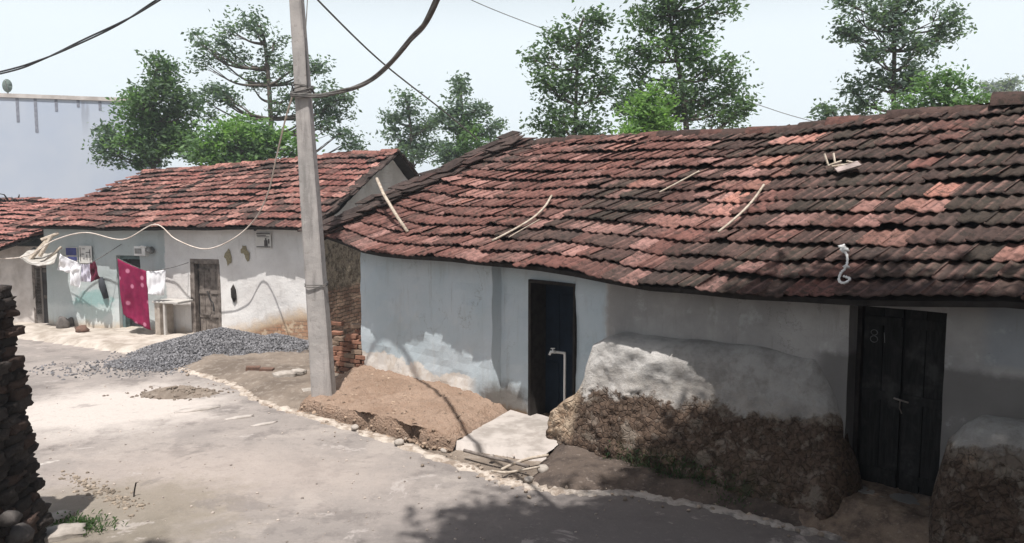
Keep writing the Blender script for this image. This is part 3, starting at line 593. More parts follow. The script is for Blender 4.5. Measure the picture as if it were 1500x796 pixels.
dA, dB = onL(174, 374), onL(214, 492); D1 = (dA.x, dB.x - .02, .12, dA.z)
dA, dB = onL(279, 379), onL(324, 497); D2 = (dA.x, dB.x, .08, dA.z)
def mat_lwall():
    t = NT('limewashed_wall', .94, .1); X = t.xyz(); n = t.noise(1.1, 8); n2 = t.noise(4.5, 8, rough=.7); n3 = t.noise(25, 5)
    white = t.mix(t.step(n, .35, .65), (.74, .725, .71), (.62, .60, .585)); blue = t.mix(t.step(n, .3, .7), (.40, .455, .46), (.48, .52, .52))
    xb = onL(243, 400).x; c = t.mix(t.step(t.add(X[0], t.mul(n2, .15)), xb + .05, xb + .1), blue, white)
    e = onL(140, 447); teal = t.ell(e.x, e.z, .62, .34, (0, 2), .35, n2, .8); c = t.mix(t.mul(teal, .8), c, (.22, .37, .36))
    lowb = t.mul(t.step(t.add(X[2], t.mul(n2, .5)), .95, .8), t.step(X[0], xb + .2, xb)); c = t.mix(t.mul(lowb, .55), c, (.63, .67, .66))
    # bare brick at the foot on the right
    bt = t.n.new('ShaderNodeTexBrick'); mp = t.n.new('ShaderNodeMapping'); mp.inputs['Rotation'].default_value = (R(-90), 0, 0); t.l.new(t.co, mp.inputs[0]); t.l.new(mp.outputs[0], bt.inputs[0])
    bt.inputs['Scale'].default_value = 4.2; bt.inputs['Mortar Size'].default_value = .03; t.put(bt.inputs['Color1'], (.34, .18, .11)); t.put(bt.inputs['Color2'], (.42, .27, .18)); t.put(bt.inputs['Mortar'], (.2, .15, .11)); bt.inputs['Brick Width'].default_value = .9; bt.inputs['Row Height'].default_value = .34
    tan = t.mix(t.step(n2, .4, .6), (.55, .43, .31), (.42, .31, .21))
    zz = t.add(X[2], t.mul(t.math('SUBTRACT', n2, .5), .5)); lim = t.mul(t.step(X[0], 4.6, 7.4), .62)
    d = t.math('SUBTRACT', lim, zz); c = t.mix(t.step(d, -.32, .06), c, tan); c = t.mix(t.mul(t.step(d, -.02, .12), t.step(n2, .4, .5)), c, bt.outputs[0])
    c = t.mix(t.mul(t.step(n3, .62, .7), .35), c, (.3, .25, .2)); c = t.mix(t.mul(t.step(X[2], .25, .02), .5), c, (.35, .29, .23))
    c = t.mix(t.mul(t.step(t.noise(3, 6, t.scale((3, 3, .4))), .56, .7), .2), c, (.3, .28, .25)); t.bump(t.add(n2, t.mul(n3, .4)), .5, .03); return t.out(c)
def lwy(x, z): return .03 * fbm(x, z, 3, .8) - .08 * sst(onL(243, 400).x + .03, onL(243, 400).x - .03, x)
facade(0, LH, 2.62, [D1, D2], lwy, .3, .13).build('wall', mat_lwall(), hl)
def mat_gable():
    t = NT('rubble_gable', .95, .1); X = t.xyz(); n = t.noise(2, 8); n2 = t.noise(9, 9, rough=.75); n3 = t.noise(30, 5)
    pl_ = t.mix(t.step(n, .35, .65), (.60, .57, .53), (.48, .45, .41)); rb_ = t.mix(t.step(n2, .42, .6), (.30, .25, .185), (.10, .08, .06)); rb_ = t.mix(t.mul(t.step(n3, .55, .68), .6), rb_, (.46, .4, .32))
    bt = t.n.new('ShaderNodeTexBrick'); mp = t.n.new('ShaderNodeMapping'); mp.inputs['Rotation'].default_value = (R(90), 0, R(90)); t.l.new(t.co, mp.inputs[0]); cx = t.n.new('ShaderNodeCombineXYZ'); nd = t.math('SUBTRACT', t.noise(4, 4), .5); t.l.new(t.add(X[1], t.mul(nd, .12)), cx.inputs[0]); t.l.new(t.add(X[2], t.mul(nd, .13)), cx.inputs[1]); t.l.new(cx.outputs[0], bt.inputs[0])
    bt.inputs['Scale'].default_value = 4.2; bt.inputs['Mortar Size'].default_value = .035; t.put(bt.inputs['Color1'], (.2, .115, .08)); t.put(bt.inputs['Color2'], (.3, .21, .15)); t.put(bt.inputs['Mortar'], (.07, .055, .042)); bt.inputs['Brick Width'].default_value = .9; bt.inputs['Row Height'].default_value = .34
    br = t.mix(t.mul(t.step(n2, .5, .65), .6), bt.outputs[0], (.16, .12, .09)); z = t.add(X[2], t.mul(t.math('SUBTRACT', n2, .5), .7))
    c = t.mix(t.step(z, 1.05, 1.25), br, rb_); c = t.mix(t.step(z, 2.2, 2.5), c, pl_); t.bump(t.add(t.mul(bt.outputs['Fac'], -.6), t.add(n2, t.mul(n3, .5))), .8, .05); return t.out(c)
gm = MB()
def gbl(a, b):
    y = .05 + (2 * LRB - .05) * a; top = 2.4 + (4.2 - 2.4) * (1 - abs(y - LRB) / LRB); z = -.1 + (top + .1) * b; return (LH + .03 * fbm(y, z, 2, 2.5) + .02 * nz(y, z, 4, 9), y, z)
gm.grid(60, 46, gbl).build('gable_wall', mat_gable(), hl, smooth=True)
gm = MB(); strip(gm, [(LH, 2 * LRB), (0, 2 * LRB), (0, LRB), (0, 0)], -.1, [2.5, 2.5, 3.85, 2.45]); gm.build('rear_wall', M['ledge'], hl)
# doors
M['door_black'] = simple('dark_doorway_board', (.045, .045, .05), (.03, .03, .03), 6, .8, .2)
M['teal_wood'] = simple('teal_frame_paint', (.13, .18, .185), (.08, .11, .11), 8, .8, .3)
def planks_door(x0, x1, z0, z1, y, m, n=4):
    f = MB(); w = (x1 - x0) / n
    for k in range(n): f.box((x0 + w * k + .004, y, z0), (x0 + w * (k + 1) - .004, y + .035, z1), jit=.003)
    return f.build('plank_door', m, hl, bevel=.003)
MB().box((D1[0] + .09, .2, D1[2]), (D1[1] - .02, .23, D1[3] - .05)).build('dark_door', M['door_black'], hl)
MB().box((D1[0] + .01, .02, D1[2]), (D1[0] + .09, .16, D1[3] - .01)).box((D1[0] + .09, .02, D1[3] - .09), (D1[1] - .01, .16, D1[3] - .01)).build('door_frame', M['teal_wood'], hl, bevel=.004)
pd = planks_door(D2[0] + .11, D2[1] - .03, D2[2] + .02, D2[3] - .12, .12, M['wood_grey'])
xm = (D2[0] + D2[1]) / 2 + .04
for z in (.45, 1.0, 1.5):
    for xa, xb in ((D2[0] + .12, xm - .02), (xm + .02, D2[1] - .04)): MB().box((xa, .095, z), (xb, .118, z + .07), jit=.002).build('crossbar', M['wood_grey'], pd)
MB().tube(smooth_path([(xm - .06, .08, 1.05), (xm, .06, .98), (xm + .03, .07, .86), (xm + .09, .08, .78), (xm + .1, .08, .6)], 5), .012).build('door_chain', M['black_cable'], pd)
MB().box((D2[0] - .02, -.02, D2[2]), (D2[0] + .1, .11, D2[3])).box((D2[0] + .1, -.02, D2[3] - .11), (D2[1] + .02, .11, D2[3] + .0)).box((D2[1] - .03, -.02, D2[2]), (D2[1] + .03, .11, D2[3] - .11)).build('door_frame', M['wood_grey'], hl, bevel=.006)
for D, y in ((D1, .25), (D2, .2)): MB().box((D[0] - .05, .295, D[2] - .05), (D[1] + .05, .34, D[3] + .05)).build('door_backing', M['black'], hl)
MB().box((D1[0] - .05, -.35, .02), (D1[1] + .12, .1, .12), jit=.01).build('door_step', M['ledge'], hl, bevel=.015)
# rafter ends below the eave
for k in range(6):
    x = .6 + k * 1.37; MB().tube([(x, -.2, 2.47), (x + .02, .1, 2.62)], .03, 6).build('rafter', M['wood_dark'], hl)
# niche holes in the wall
mb = MB(); q = onL(343, 430)
mb.rock((q.x, -.02, q.z), .09, flat=2.2); mb.build('wall_niche', M['wood_dark'], hl)

# posters
M['paper'] = simple('printed_paper', (.68, .66, .63), (.6, .58, .55), 6, .8, 0); M['ink'] = simple('ink', (.12, .11, .11), None, 6, .8, 0); M['ink_blue'] = simple('blue_print', (.07, .08, .24), (.05, .06, .16), 6, .7, 0)
def poster(px0, py0, px1, py1, label, draw, base='paper', off=-.05):
    a, b = onL(px0, py0, off), onL(px1, py1, off); w, h = b.x - a.x, a.z - b.z
    r = empty('poster', L0 + LD * a.x + LN * (off - .02) + Vector((0, 0, b.z)), math.atan2(LD.y, LD.x), label=label, cat='poster')
    MB().grid(6, 6, lambda u, v: (u * w, .006 * nz(u * 3, v * 3, px0) + .004, v * h)).grid(6, 6, lambda u, v: (u * w, .006 * nz(u * 3, v * 3, px0) + .008, v * h)).build('sheet', M[base], r)
    mb = MB()
    for x0, z0, x1, z1 in draw: mb.box((x0 * w, -.006, z0 * h), (x1 * w, -.004, z1 * h))
    mb.build('printing', M['ink'], r); return r
poster(375, 341, 398, 364, 'white printed notice with a small dark picture, pasted high on the wall near the pole', [(.06, .90, .95, .97), (.08, .80, .7, .85), (.1, .72, .9, .76), (.56, .14, .78, .52), (.62, .52, .72, .66), (.82, .3, .9, .6), (.05, .05, .96, .12)], off=-.02)
rp = poster(97, 362, 115, 384, 'small blue and white bill on the wall above the washed white clothes', [(.1, .8, .9, .86)], off=-.12)
w_, h_ = (onL(115, 384, -.12) - onL(97, 362, -.12)).x, (onL(97, 362, -.12) - onL(115, 384, -.12)).z
MB().box((.05 * w_, -.012, .45 * h_), (.93 * w_, -.008, .95 * h_)).box((.2 * w_, -.012, .1 * h_), (.97 * w_, -.008, .35 * h_)).build('blue_print', M['ink_blue'], rp)
poster(116, 360, 136, 386, 'faded grey pictorial calendar sheet beside the blue bill', [(.1, .1, .14, .9), (.3, .8, .5, .84), (.55, .6, .9, .64), (.2, .5, .4, .54), (.6, .2, .64, .5), (.84, .1, .88, .8), (.3, .25, .5, .28)], off=-.12)
# meter box with bulb
q = onL(212, 367, -.08); r = empty('meter_box', L0 + LD * q.x + LN * -.1 + Vector((0, 0, q.z - .12)), math.atan2(LD.y, LD.x), label='small white electric meter box with a grey dome, beside the dark doorway', cat='meter')
MB().box((-.2, -.1, 0), (.12, .05, .22)).build('casing', M['white_pvc'], r, bevel=.012); MB().box((-.17, -.108, .05), (.02, -.1, .17)).build('window', M['metal'], r)
MB().tube([(.12, -.05, .12), (.2, -.08, .13), (.3, -.1, .13)], [.03, .05, .09], 12).build('lamp_dome', M['metal'], r, smooth=True); MB().tube([(.16, -.1, .2), (.06, -.13, .23), (0, -.12, .2)], .02, 8).build('conduit', M['white_pvc'], r)
# two worn scraps of notice (yellowish scuffs)
M['scuff'] = simple('old_scuff', (.32, .28, .18), (.2, .17, .11), 30, .95, 0)
mb = MB()
for px, py, s in ((335, 377, .1), (357, 366, .06), (362, 376, .06)):
    q = onL(px, py, -.03); o = MB().rock((q.x, -.01, q.z), s, sub=2, rough=.6, flat=1.6).build('plaster_scar', M['scuff'], hl)
    for v in o.data.vertices: v.co.y = -.01 + (v.co.y + .01) * .12 - .02

M['fwall_'] = simple('cement_board', (.52, .5, .47), (.4, .38, .36), 4)
# shelf with slab and post against the wall
a = onL(222, 441, -.55); b = onL(264, 441, -.55); r = empty('wash_shelf', L0 + LD * a.x + LN * -.05, math.atan2(LD.y, LD.x), label='white slab shelf on thin posts against the wall right of the hanging magenta cloth', cat='shelf')
w = b.x - a.x; MB().box((0, -.5, a.z - .05), (w * .9, 0, a.z)).build('slab', M['fwall_'], r, bevel=.012)
MB().box((.02, -.45, 0), (.16, -.02, a.z - .05)).build('leg', M['ledge'], r, bevel=.01); MB().box((w * .36, -.48, 0), (w * .36 + .05, -.42, a.z - .05)).build('leg', M['fwall_'], r, bevel=.005)

# washing
def cloth(name, tl, tr, br, bl, m, label, cat, fold=.03, nf=5, ph=0, thick=.006, grp=None):
    mb = MB()
    def fn(a, b):
        p = tl.lerp(tr, a).lerp(bl.lerp(br, a), b); k = fold * (.35 + .65 * b); return (p.x, p.y + k * math.sin(a * nf * 2 * math.pi + ph + b) + k * nz(a * 4, b * 3, ph), p.z - .02 * math.sin(a * math.pi) * (1 - b))
    fn0 = fn; fn = lambda a, b: (lambda q: (q[0] + .5 * fold * nz(a * 2, b * 3, ph + 7), q[1] + fold * .9 * math.sin((a * .8 + b * 1.3) * 6 + ph) * b, q[2] - .5 * fold * nz(a * 5, b * 2, ph + 3) * b))(fn0(a, b)); mb.grid(36, 30, fn); o = mb.build(name, m, smooth=True, label=label, cat=cat, group=grp); s_ = o.modifiers.new('thickness', 'SOLIDIFY'); s_.thickness = thick; return o
def LP(px, py, off): return hit(px, py, L0 + LN * off, LN)
def mat_sari():
    t = NT('magenta_print', .9, .1); uv = t.co
    vn = t.n.new('ShaderNodeTexVoronoi'); vn.voronoi_dimensions = '2D'; vn.inputs['Scale'].default_value = 3.0; vn.inputs['Randomness'].default_value = .7; cb = t.n.new('ShaderNodeCombineXYZ'); t.l.new(t.xyz()[0], cb.inputs[0]); t.l.new(t.xyz()[2], cb.inputs[1]); t.l.new(cb.outputs[0], vn.inputs['Vector']); v = vn.outputs['Distance']; n = t.noise(6, 4); c = t.mix(t.step(n, .35, .7), (.23, .018, .066), (.16, .012, .05))
    c = t.mix(t.step(v, .19, .1), c, (.48, .18, .27)); return t.out(c)
cloth('magenta_cloth', LP(172, 379, -.62), LP(214, 397, -.62), LP(220, 484, -.55), LP(179, 461, -.6), mat_sari(), 'long magenta cloth with pale pink spots hanging before the dark doorway', 'cloth', .03, 3)
cloth('white_towel', LP(214, 397, -.62), LP(243, 395, -.6), LP(240, 433, -.6), LP(216, 431, -.6), M['white_cloth'], 'white towel hanging just right of the magenta cloth', 'towel', .02, 4, 1)
cloth('white_shirt', LP(88, 372, -.55), LP(118, 386, -.55), LP(116, 403, -.52), LP(84, 395, -.52), M['white_cloth'], 'wide white garment pinned at the left end of the washing line', 'clothing', .03, 3, 2)
cloth('white_trousers', LP(102, 380, -.53), LP(119, 387, -.53), LP(118, 422, -.5), LP(105, 418, -.5), M['white_cloth'], 'white garment with a long hanging leg beside the wide white garment', 'clothing', .03, 2, 4)
cloth('grey_white_blouse', LP(119, 387, -.55), LP(133, 384, -.55), LP(135, 413, -.5), LP(119, 413, -.5), simple('lilac_cotton', (.62, .6, .68), (.5, .48, .58), 8, .95, .1), 'pale lilac-white blouse between the white clothes and the maroon cloth', 'clothing', .03, 3, 5)
cloth('maroon_cloth', LP(131, 385, -.56), LP(139, 383, -.56), LP(145, 408, -.52), LP(133, 414, -.52), M['maroon_cloth'], 'small dark maroon garment at the right end of the washing line', 'clothing', .04, 2, 1)
MB().tube(smooth_path([LP(82, 370, -.5), LP(118, 386, -.55), LP(139, 382, -.55), LP(178, 358, -.1)], 8), .009, 5).build('washing_line', M['grey_cable'], label='thin grey washing line strung from a nail with the white clothes on it', cat='line')
MB().tube(smooth_path([LP(170, 378, -.6), LP(213, 396, -.62), LP(244, 394, -.6), LP(276, 385, -.05)], 6), .008, 5).build('washing_line', M['grey_cable'], label='washing line carrying the magenta cloth and the white towel', cat='line')
# dark cloth roll hanging by the teal door
q = LP(152, 425, -.12); MB().tube([q + Vector((-.06, 0, .3)), q + Vector((-.02, -.02, .1)), q + Vector((.05, 0, -.2))], [.05, .08, .06], 8).build('hanging_pouch', simple('dark_canvas', (.06, .065, .075)), smooth=True, label='dark narrow pouch hanging on the wall left of the dark doorway', cat='bag')

# ------------------------------------------------------------------ small house at the far left
fh = empty('small_tiled_house', L0, math.atan2(LD.y, LD.x), label='low lime-washed house with red tiles and a narrow dark door at the far left', cat='house')
FU = 11.0
def fE(u):
    x = -11.05 + u; return Vector((x, -.75, 1.88 + .05 * nz(x, 1) + .25 * sst(-1.0, 0, x)))
def fR(u):
    x = -11.05 + u; return Vector((x, 3.6, 3.2 + .05 * nz(x, 4)))
def fB(u): x = -11.05 + u; return Vector((x, 6.6, 2.2))
def fcol(u, v, rnd):
    c = vmix((.25, .1, .085), (.42, .2, .17), rnd.random()); c = BROWN if rnd.random() < .22 else c; return (lambda k_, q_: tuple(x * k_ for x in q_))(rnd.uniform(.8, 1.2), c)
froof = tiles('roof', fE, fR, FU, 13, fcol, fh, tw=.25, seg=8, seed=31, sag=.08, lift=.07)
dk = MB(); deck(dk, fE, fR, FU); deck(dk, fB, fR, FU); dk.build('roof_batten_deck', M['wood_dark'], froof)
dA, dB = onL(52, 392), onL(80, 481); D3 = (dA.x, dB.x - .04, .08, dA.z)
M['fwall'] = simple('old_limewash', (.6, .56, .53), (.4, .36, .33), 2, .95, .5, 14)
mb = facade(-11, -.02, 2.0, [D3], lambda x, z: .04 * fbm(x, z, 8, .8) - .03, .3, .14); strip(mb, [(-.02, 0), (-.02, 6.2), (-11, 6.2), (-11, 0)], -.1, [2.0, 2.1, 2.1, 2.0]); mb.build('wall', M['fwall'], fh)
d = MB().box((D3[0], .16, D3[2]), (D3[1], .2, D3[3])); dd = d.build('dark_door', simple('sun_greyed_door', (.09, .085, .085), (.05, .045, .045), 3), fh)
for z in (.7, 1.35): MB().box((D3[0] + .05, .14, z), (D3[1] - .05, .158, z + .08)).build('crossbar', M['wood_grey'], dd)
MB().box((D3[0] - .07, -.05, D3[2]), (D3[0], .12, D3[3] + .06)).box((D3[0], -.05, D3[3]), (D3[1], .12, D3[3] + .06)).box((D3[1], -.05, D3[2]), (D3[1] + .06, .12, D3[3] + .06)).build('door_frame', M['wood_grey'], fh, bevel=.005)
MB().box((D3[0] - .2, -.4, 0), (D3[1] + .2, 0, .1), jit=.015).build('door_step', M['ledge'], fh, bevel=.015)
# awning sheet and broken roof timbers above its door
mb = MB(); a, b, c, e = LP(28, 377, -.9), LP(79, 385, -.9), LP(86, 366, -.2), LP(50, 362, -.2)
mb.grid(20, 8, lambda u, v: (lambda p: (p.x, p.y, p.z - .12 * math.sin(u * math.pi) + .03 * nz(u * 5, v * 3)))(a.lerp(b, u).lerp(e.lerp(c, u), v)))
o = mb.build('awning_sheet', simple('grey_tarpaulin', (.5, .48, .45), (.32, .3, .27), 6), label='sagging pale sheet propped over the narrow dark door', cat='sheet', smooth=True); o.modifiers.new('thickness', 'SOLIDIFY').thickness = .02
for i, (p0, p1, r_, lb) in enumerate((((58, 376), (76, 345), .045, 'short pale timber leaning steeply in the gap over the narrow dark door'), ((44, 380), (70, 352), .05, 'thicker pale timber slanting in the gap over the narrow dark door'), ((60, 352), (86, 342), .04, 'nearly level pale timber topmost in the gap over the narrow dark door'), ((66, 383), (90, 362), .035, 'thin pale timber lying lowest over the narrow dark door, nearest the washed clothes'))):
    MB().tube([LP(*p0, -.75 + .05 * i), LP(*p1, -.5 + .07 * i)], r_, 7).build('timber', M['stick'], label=lb, cat='timber', group='loose timbers over the narrow door')
mb = MB(); p = LP(20, 297, 3.2); 
for k in range(90):
    d_ = Vector((random.gauss(0, .32), random.gauss(0, .15), random.gauss(0, .07))); mb.tube([p + d_ * .6 - Vector((0, 0, .1)), p + d_ * 1.2, p + d_ * 1.7 + Vector((random.gauss(0, .1), 0, -.03))], [.03, .02, .008], 4)
mb.build('thatch_bundle', M['wood_dark'], label='dark heap of brushwood on the far left roof', cat='brushwood')
# broken stone slabs and a clay pot shape by the wall
for i, (px, py, r_, lb) in enumerate(((120, 487, .16, 'reddish stone block at the foot of the far wall'), (92, 480, .13, 'pale leaning stone slab by the narrow dark door'), (104, 478, .1, 'small pale stone beside the leaning slab by the narrow door'))):
    q = G(px, py, .1); MB().rock((q.x, q.y, .16), r_, sub=2, flat=.8 if i == 0 else 1.5).build('stone_block', M['red_brick'] if i == 0 else M['wall_stone'], smooth=True, label=lb, cat='stone')

# ------------------------------------------------------------------ pale blue building beyond
M['stain'] = simple('water_stain', (.2, .21, .25), (.28, .3, .35), 8, .9, 0)
pb = empty('blue_building', (P(207, 250, 33).x, 33, 0), R(17), label='tall plain pale blue building beyond the far left roofs', cat='building')
def mat_pb():
    t = NT('pale_blue_render', .9, .15); X = t.xyz(); n = t.noise(.35, 6); c = t.mix(t.step(n, .35, .65), (.44, .50, .60), (.49, .54, .62)); nv = t.noise(1.0, 5, t.scale((1.3, 1.3, .12)))
    c = t.mix(t.mul(t.mul(t.step(nv, .57, .66), t.step(X[2], 5.6, 7.3)), .5), c, (.22, .23, .27)); c = t.mix(t.mul(t.step(X[2], 7.3, 7.42), .5), c, (.62, .62, .62)); return t.out(c)
bh = P(100, 150, 33).z
MB().box((-22, 0, -.1), (0, 6, bh)).build('wall', mat_pb(), pb); MB().box((-22.06, -.06, bh), (.06, .16, bh + .16)).box((-.16, .16, bh), (.06, 6, bh + .16)).build('parapet', M['fwall'], pb)
for px, l in ((36, 1.0), (60, 1.4), (88, .5), (148, .4), (118, .3)):
    x = (P(px, 150, 33).x - pb.location.x) * .93; MB().box((x - .05, -.012, bh - l), (x + .06, -.004, bh), jit=.003).build('drain_stain', M['stain'], pb)
q = P(20, 140, 33.3); r = empty('satellite_dish', (-20.96, 31.75, bh + .16), R(25), label='grey satellite dish on the edge of the pale blue building', cat='dish')
mb = MB(); mb.grid(14, 6, lambda u, v: (.17 * v * math.cos(u * 2 * math.pi), .08 * v * v - .1, .34 + .27 * v * math.sin(u * 2 * math.pi))); o = mb.build('reflector', simple('dish_grey', (.16, .2, .18), (.12, .15, .14)), r, smooth=True); o.modifiers.new('thickness', 'SOLIDIFY').thickness = .02
MB().tube([(0, 0, -.02), (0, .02, .5)], .03).build('mast', M['metal'], r); MB().tube([(0, -.05, .15), (0, -.45, .5)], .015).build('feed_arm', M['metal'], r)

# ------------------------------------------------------------------ trees
GREENS = {'dark': ((.030, .055, .030), (.060, .095, .045)), 'mid': ((.045, .085, .035), (.085, .14, .055)), 'blue': ((.045, .070, .055), (.075, .105, .075)), 'lime': ((.07, .13, .035), (.12, .19, .06)), 'grey': ((.10, .12, .125), (.15, .16, .165))}  # blue and grey tones paint the haze of distance into the leaves
def make_tree(name, label, base, blobs, tone, leaf=.13, dens=1.0, trunk_r=.14, grp='trees behind the roofs', seed=0, clump=.34, cat='tree', lean=None, spread=.85):
    """base (x, y); blobs: (centre Vector, radius, tone or None)"""
    rnd = np.random.default_rng(seed); rp = random.Random(seed)
    r = empty(name, (base[0], base[1], -.03), label=label, cat=cat, group=grp); o = Vector((base[0], base[1], -.03)); tk = MB()
    top = max((b[0] for b in blobs), key=lambda p: p.z) - o; cen = sum((b[0] for b in blobs), Vector()) / len(blobs) - o
    path = [Vector((0, 0, 0)), Vector((cen.x * .25, cen.y * .25, cen.z * .3)) + Vector((rp.uniform(-.2, .2), 0, 0)), Vector((cen.x * .7, cen.y * .7, cen.z * .75)), top * .55 + cen * .45 + Vector((0, 0, .2)), top]
    path = smooth_path(path, 6); n = len(path); tk.tube(path, [trunk_r * (1 - .9 * i / (n - 1)) + .012 for i in range(n)], 7)
    LP_, LC = [], []
    for bc, br, bt in blobs:
        bc = bc - o; lo, hi = GREENS[bt or tone]; k = min(range(n), key=lambda i: abs(path[i].z - (bc.z - max(.5, (bc - path[min(n - 1, i)]).length * .35)))); s_ = path[k]
        mid = s_.lerp(bc, .5) + Vector((rp.uniform(-.15, .15), rp.uniform(-.15, .15), -.12 * (bc - s_).length)); lim = smooth_path([s_, mid, bc], 5); rl = trunk_r * .42
        tk.tube(lim, [max(.012, rl * (1 - .85 * i / (len(lim) - 1))) for i in range(len(lim))], 5)
        ncl = max(5, int(17 * dens * (br / .8) ** 2))
        for _ in range(ncl):
            d = rnd.normal(size=3); d /= np.linalg.norm(d); q = np.array(bc) + d * br * rnd.random() ** .5 * spread * np.array([1, 1, .85])
            anc = lim[rp.randint(len(lim) // 2, len(lim) - 1)]
            if rp.random() < .75: qq = Vector(q); tk.tube([anc, anc.lerp(qq, .5) + Vector((0, 0, rp.uniform(-.08, .05))), qq], [.02, .013, .006], 4)
            m = int(rnd.integers(24, 52)); cs = clump * rnd.uniform(.7, 1.6); pts = q + np.clip(rnd.normal(size=(m, 3)), -1.9, 1.9) * cs * np.array([.62, .62, .42]); LP_.append(pts)
            tone_ = np.clip(rnd.normal(.5, .3), 0, 1); base_c = .86 * (np.array(lo) + (np.array(hi) - np.array(lo)) * tone_) * np.array([2.2, 2.2, 2.4]) + .014; LC.append(base_c * rnd.uniform(.75, 1.25, (m, 1)) * np.array([[1, 1, 1]]))  # leaf colours lifted and greyed: distance haze painted in
    tk.build('trunk', M['bark'], r, smooth=True)
    Pn = np.concatenate(LP_); Cn = np.concatenate(LC); N = len(Pn)
    a = rnd.normal(size=(N, 3)); a[:, 2] *= .55; a /= np.linalg.norm(a, axis=1)[:, None]; b = rnd.normal(size=(N, 3)); b -= a * (a * b).sum(1)[:, None]; b /= np.linalg.norm(b, axis=1)[:, None]
    l = leaf * .64 * rnd.uniform(.5, 1.5, (N, 1)); w = l * .46; nrm = np.cross(a, b); V = np.stack([Pn - a * l, Pn + b * w - nrm * l * .15, Pn + a * l, Pn - b * w - nrm * l * .15], 1).reshape(-1, 3)
    me = bpy.data.meshes.new('crown'); me.from_pydata(V.tolist(), [], np.arange(4 * N).reshape(-1, 4).tolist()); at_ = me.color_attributes.new('tint', 'FLOAT_COLOR', 'POINT'); cc = np.ones((4 * N, 4), 'f'); cc[:, :3] = np.repeat(Cn, 4, 0); at_.data.foreach_set('color', cc.ravel())
    me.materials.append(M['leaf']); c = bpy.data.objects.new('crown', me); col.objects.link(c); c.parent = r; return r
def px_tree(name, label, Y, bx, blobs, tone, **k):
    b = []; rr = random.Random(k.get('seed', 0))
    for q in blobs:
        x, y, rad = q[:3]; yy = Y + rr.uniform(-1, 1) * rad * Y / FPX * .7; b.append((P(x, y, yy), rad * yy / FPX, q[3] if len(q) > 3 else None))
    for c_, r_, t_ in list(b):
        for _ in range(1):
            v = Vector((rr.gauss(0, 1), rr.gauss(0, .6), rr.gauss(0, 1))).normalized() * r_ * rr.uniform(.75, 1.15); b.append((c_ + v, r_ * rr.uniform(.4, .65), t_))
    x0 = P(bx, 300, Y).x; return make_tree(name, label, (x0, Y), b, tone, **k)
px_tree('bushy_tree', 'dense bushy dark green tree overlapping the pale blue building', 27, 235, [(205, 165, 34, 'mid'), (240, 130, 34), (190, 205, 30, 'mid'), (245, 180, 36), (232, 95, 22), (270, 205, 36, 'mid'), (165, 225, 24, 'blue'), (215, 225, 30), (160, 195, 16, 'blue'), (265, 150, 24)], 'dark', seed=41, dens=1.55, trunk_r=.13)
px_tree('spreading_tree', 'tall airy tree with flat open layers of branches just left of the concrete pole', 29, 378, [(290, 62, 22), (335, 42, 24), (375, 32, 20), (400, 65, 22), (345, 85, 28), (300, 95, 20), (385, 110, 28), (420, 105, 24), (310, 130, 20), (340, 145, 24), (410, 150, 24), (465, 95, 14), (480, 130, 18), (505, 140, 14), (470, 160, 18), (500, 168, 16), (480, 190, 22), (450, 175, 20), (515, 205, 14), (300, 165, 18)], 'blue', seed=42, dens=.62, trunk_r=.16, leaf=.12, clump=.3)
px_tree('low_tree', 'low bright green tree between the bushy tree and the concrete pole', 26, 335, [(330, 200, 34, 'lime'), (370, 195, 34), (300, 225, 28), (350, 225, 34), (395, 222, 26), (410, 205, 22, 'lime'), (425, 230, 20)], 'mid', seed=43, dens=1.6)
px_tree('wispy_tree', 'thin grey-green tree left of the pair above the bare gable', 36, 605, [(580, 200, 24), (600, 160, 22), (615, 190, 26), (592, 228, 24), (622, 225, 22), (575, 175, 14), (640, 215, 12)], 'blue', seed=44, dens=.75, leaf=.15)
px_tree('wispy_tree', 'slim tree with a pale green middle above where the two roofs meet', 34, 682, [(668, 150, 14), (675, 130, 10), (660, 180, 20), (690, 185, 26, 'mid'), (685, 215, 30, 'mid'), (660, 220, 20), (712, 190, 16), (705, 160, 10), (670, 235, 22)], 'blue', seed=45, dens=1.0, leaf=.15)
px_tree('wispy_tree', 'small dim tree low at the left end of the mossy ridge', 36, 728, [(722, 222, 16), (738, 228, 14), (728, 210, 8)], 'blue', seed=46, dens=1.0, trunk_r=.08, leaf=.15)
px_tree('slender_tree', 'slender upright tree left of the large pair above the mossy ridge', 24, 852, [(855, 25, 24), (828, 50, 24), (870, 60, 26), (800, 90, 24), (840, 95, 34), (878, 105, 22), (810, 125, 22), (855, 135, 32), (890, 130, 16), (845, 175, 28), (872, 185, 22), (800, 165, 18), (806, 190, 16), (850, 205, 26)], 'dark', seed=47, dens=.85, trunk_r=.10, leaf=.12)
px_tree('slender_tree', 'largest tree, broad and leafy, rising out of the picture behind the mossy ridge', 24, 1012, [(940, 30, 34), (985, 15, 36), (1030, 25, 36), (1065, 10, 24), (930, 75, 28), (975, 75, 38, 'mid'), (1025, 75, 36, 'mid'), (1060, 105, 30), (1085, 130, 20), (935, 115, 26), (985, 125, 34), (1035, 140, 34), (1070, 155, 26), (1000, 165, 28), (960, -20, 34), (1010, -30, 40), (1050, 175, 20), (925, 150, 20)], 'dark', seed=48, dens=.9, trunk_r=.14, leaf=.125)
px_tree('light_tree', 'low yellow-green tree in front of the largest tree', 22, 955, [(945, 145, 24), (930, 165, 22), (965, 160, 28), (945, 185, 30), (980, 185, 24), (920, 190, 16)], 'lime', seed=49, dens=1.6, trunk_r=.07, leaf=.11, clump=.28)
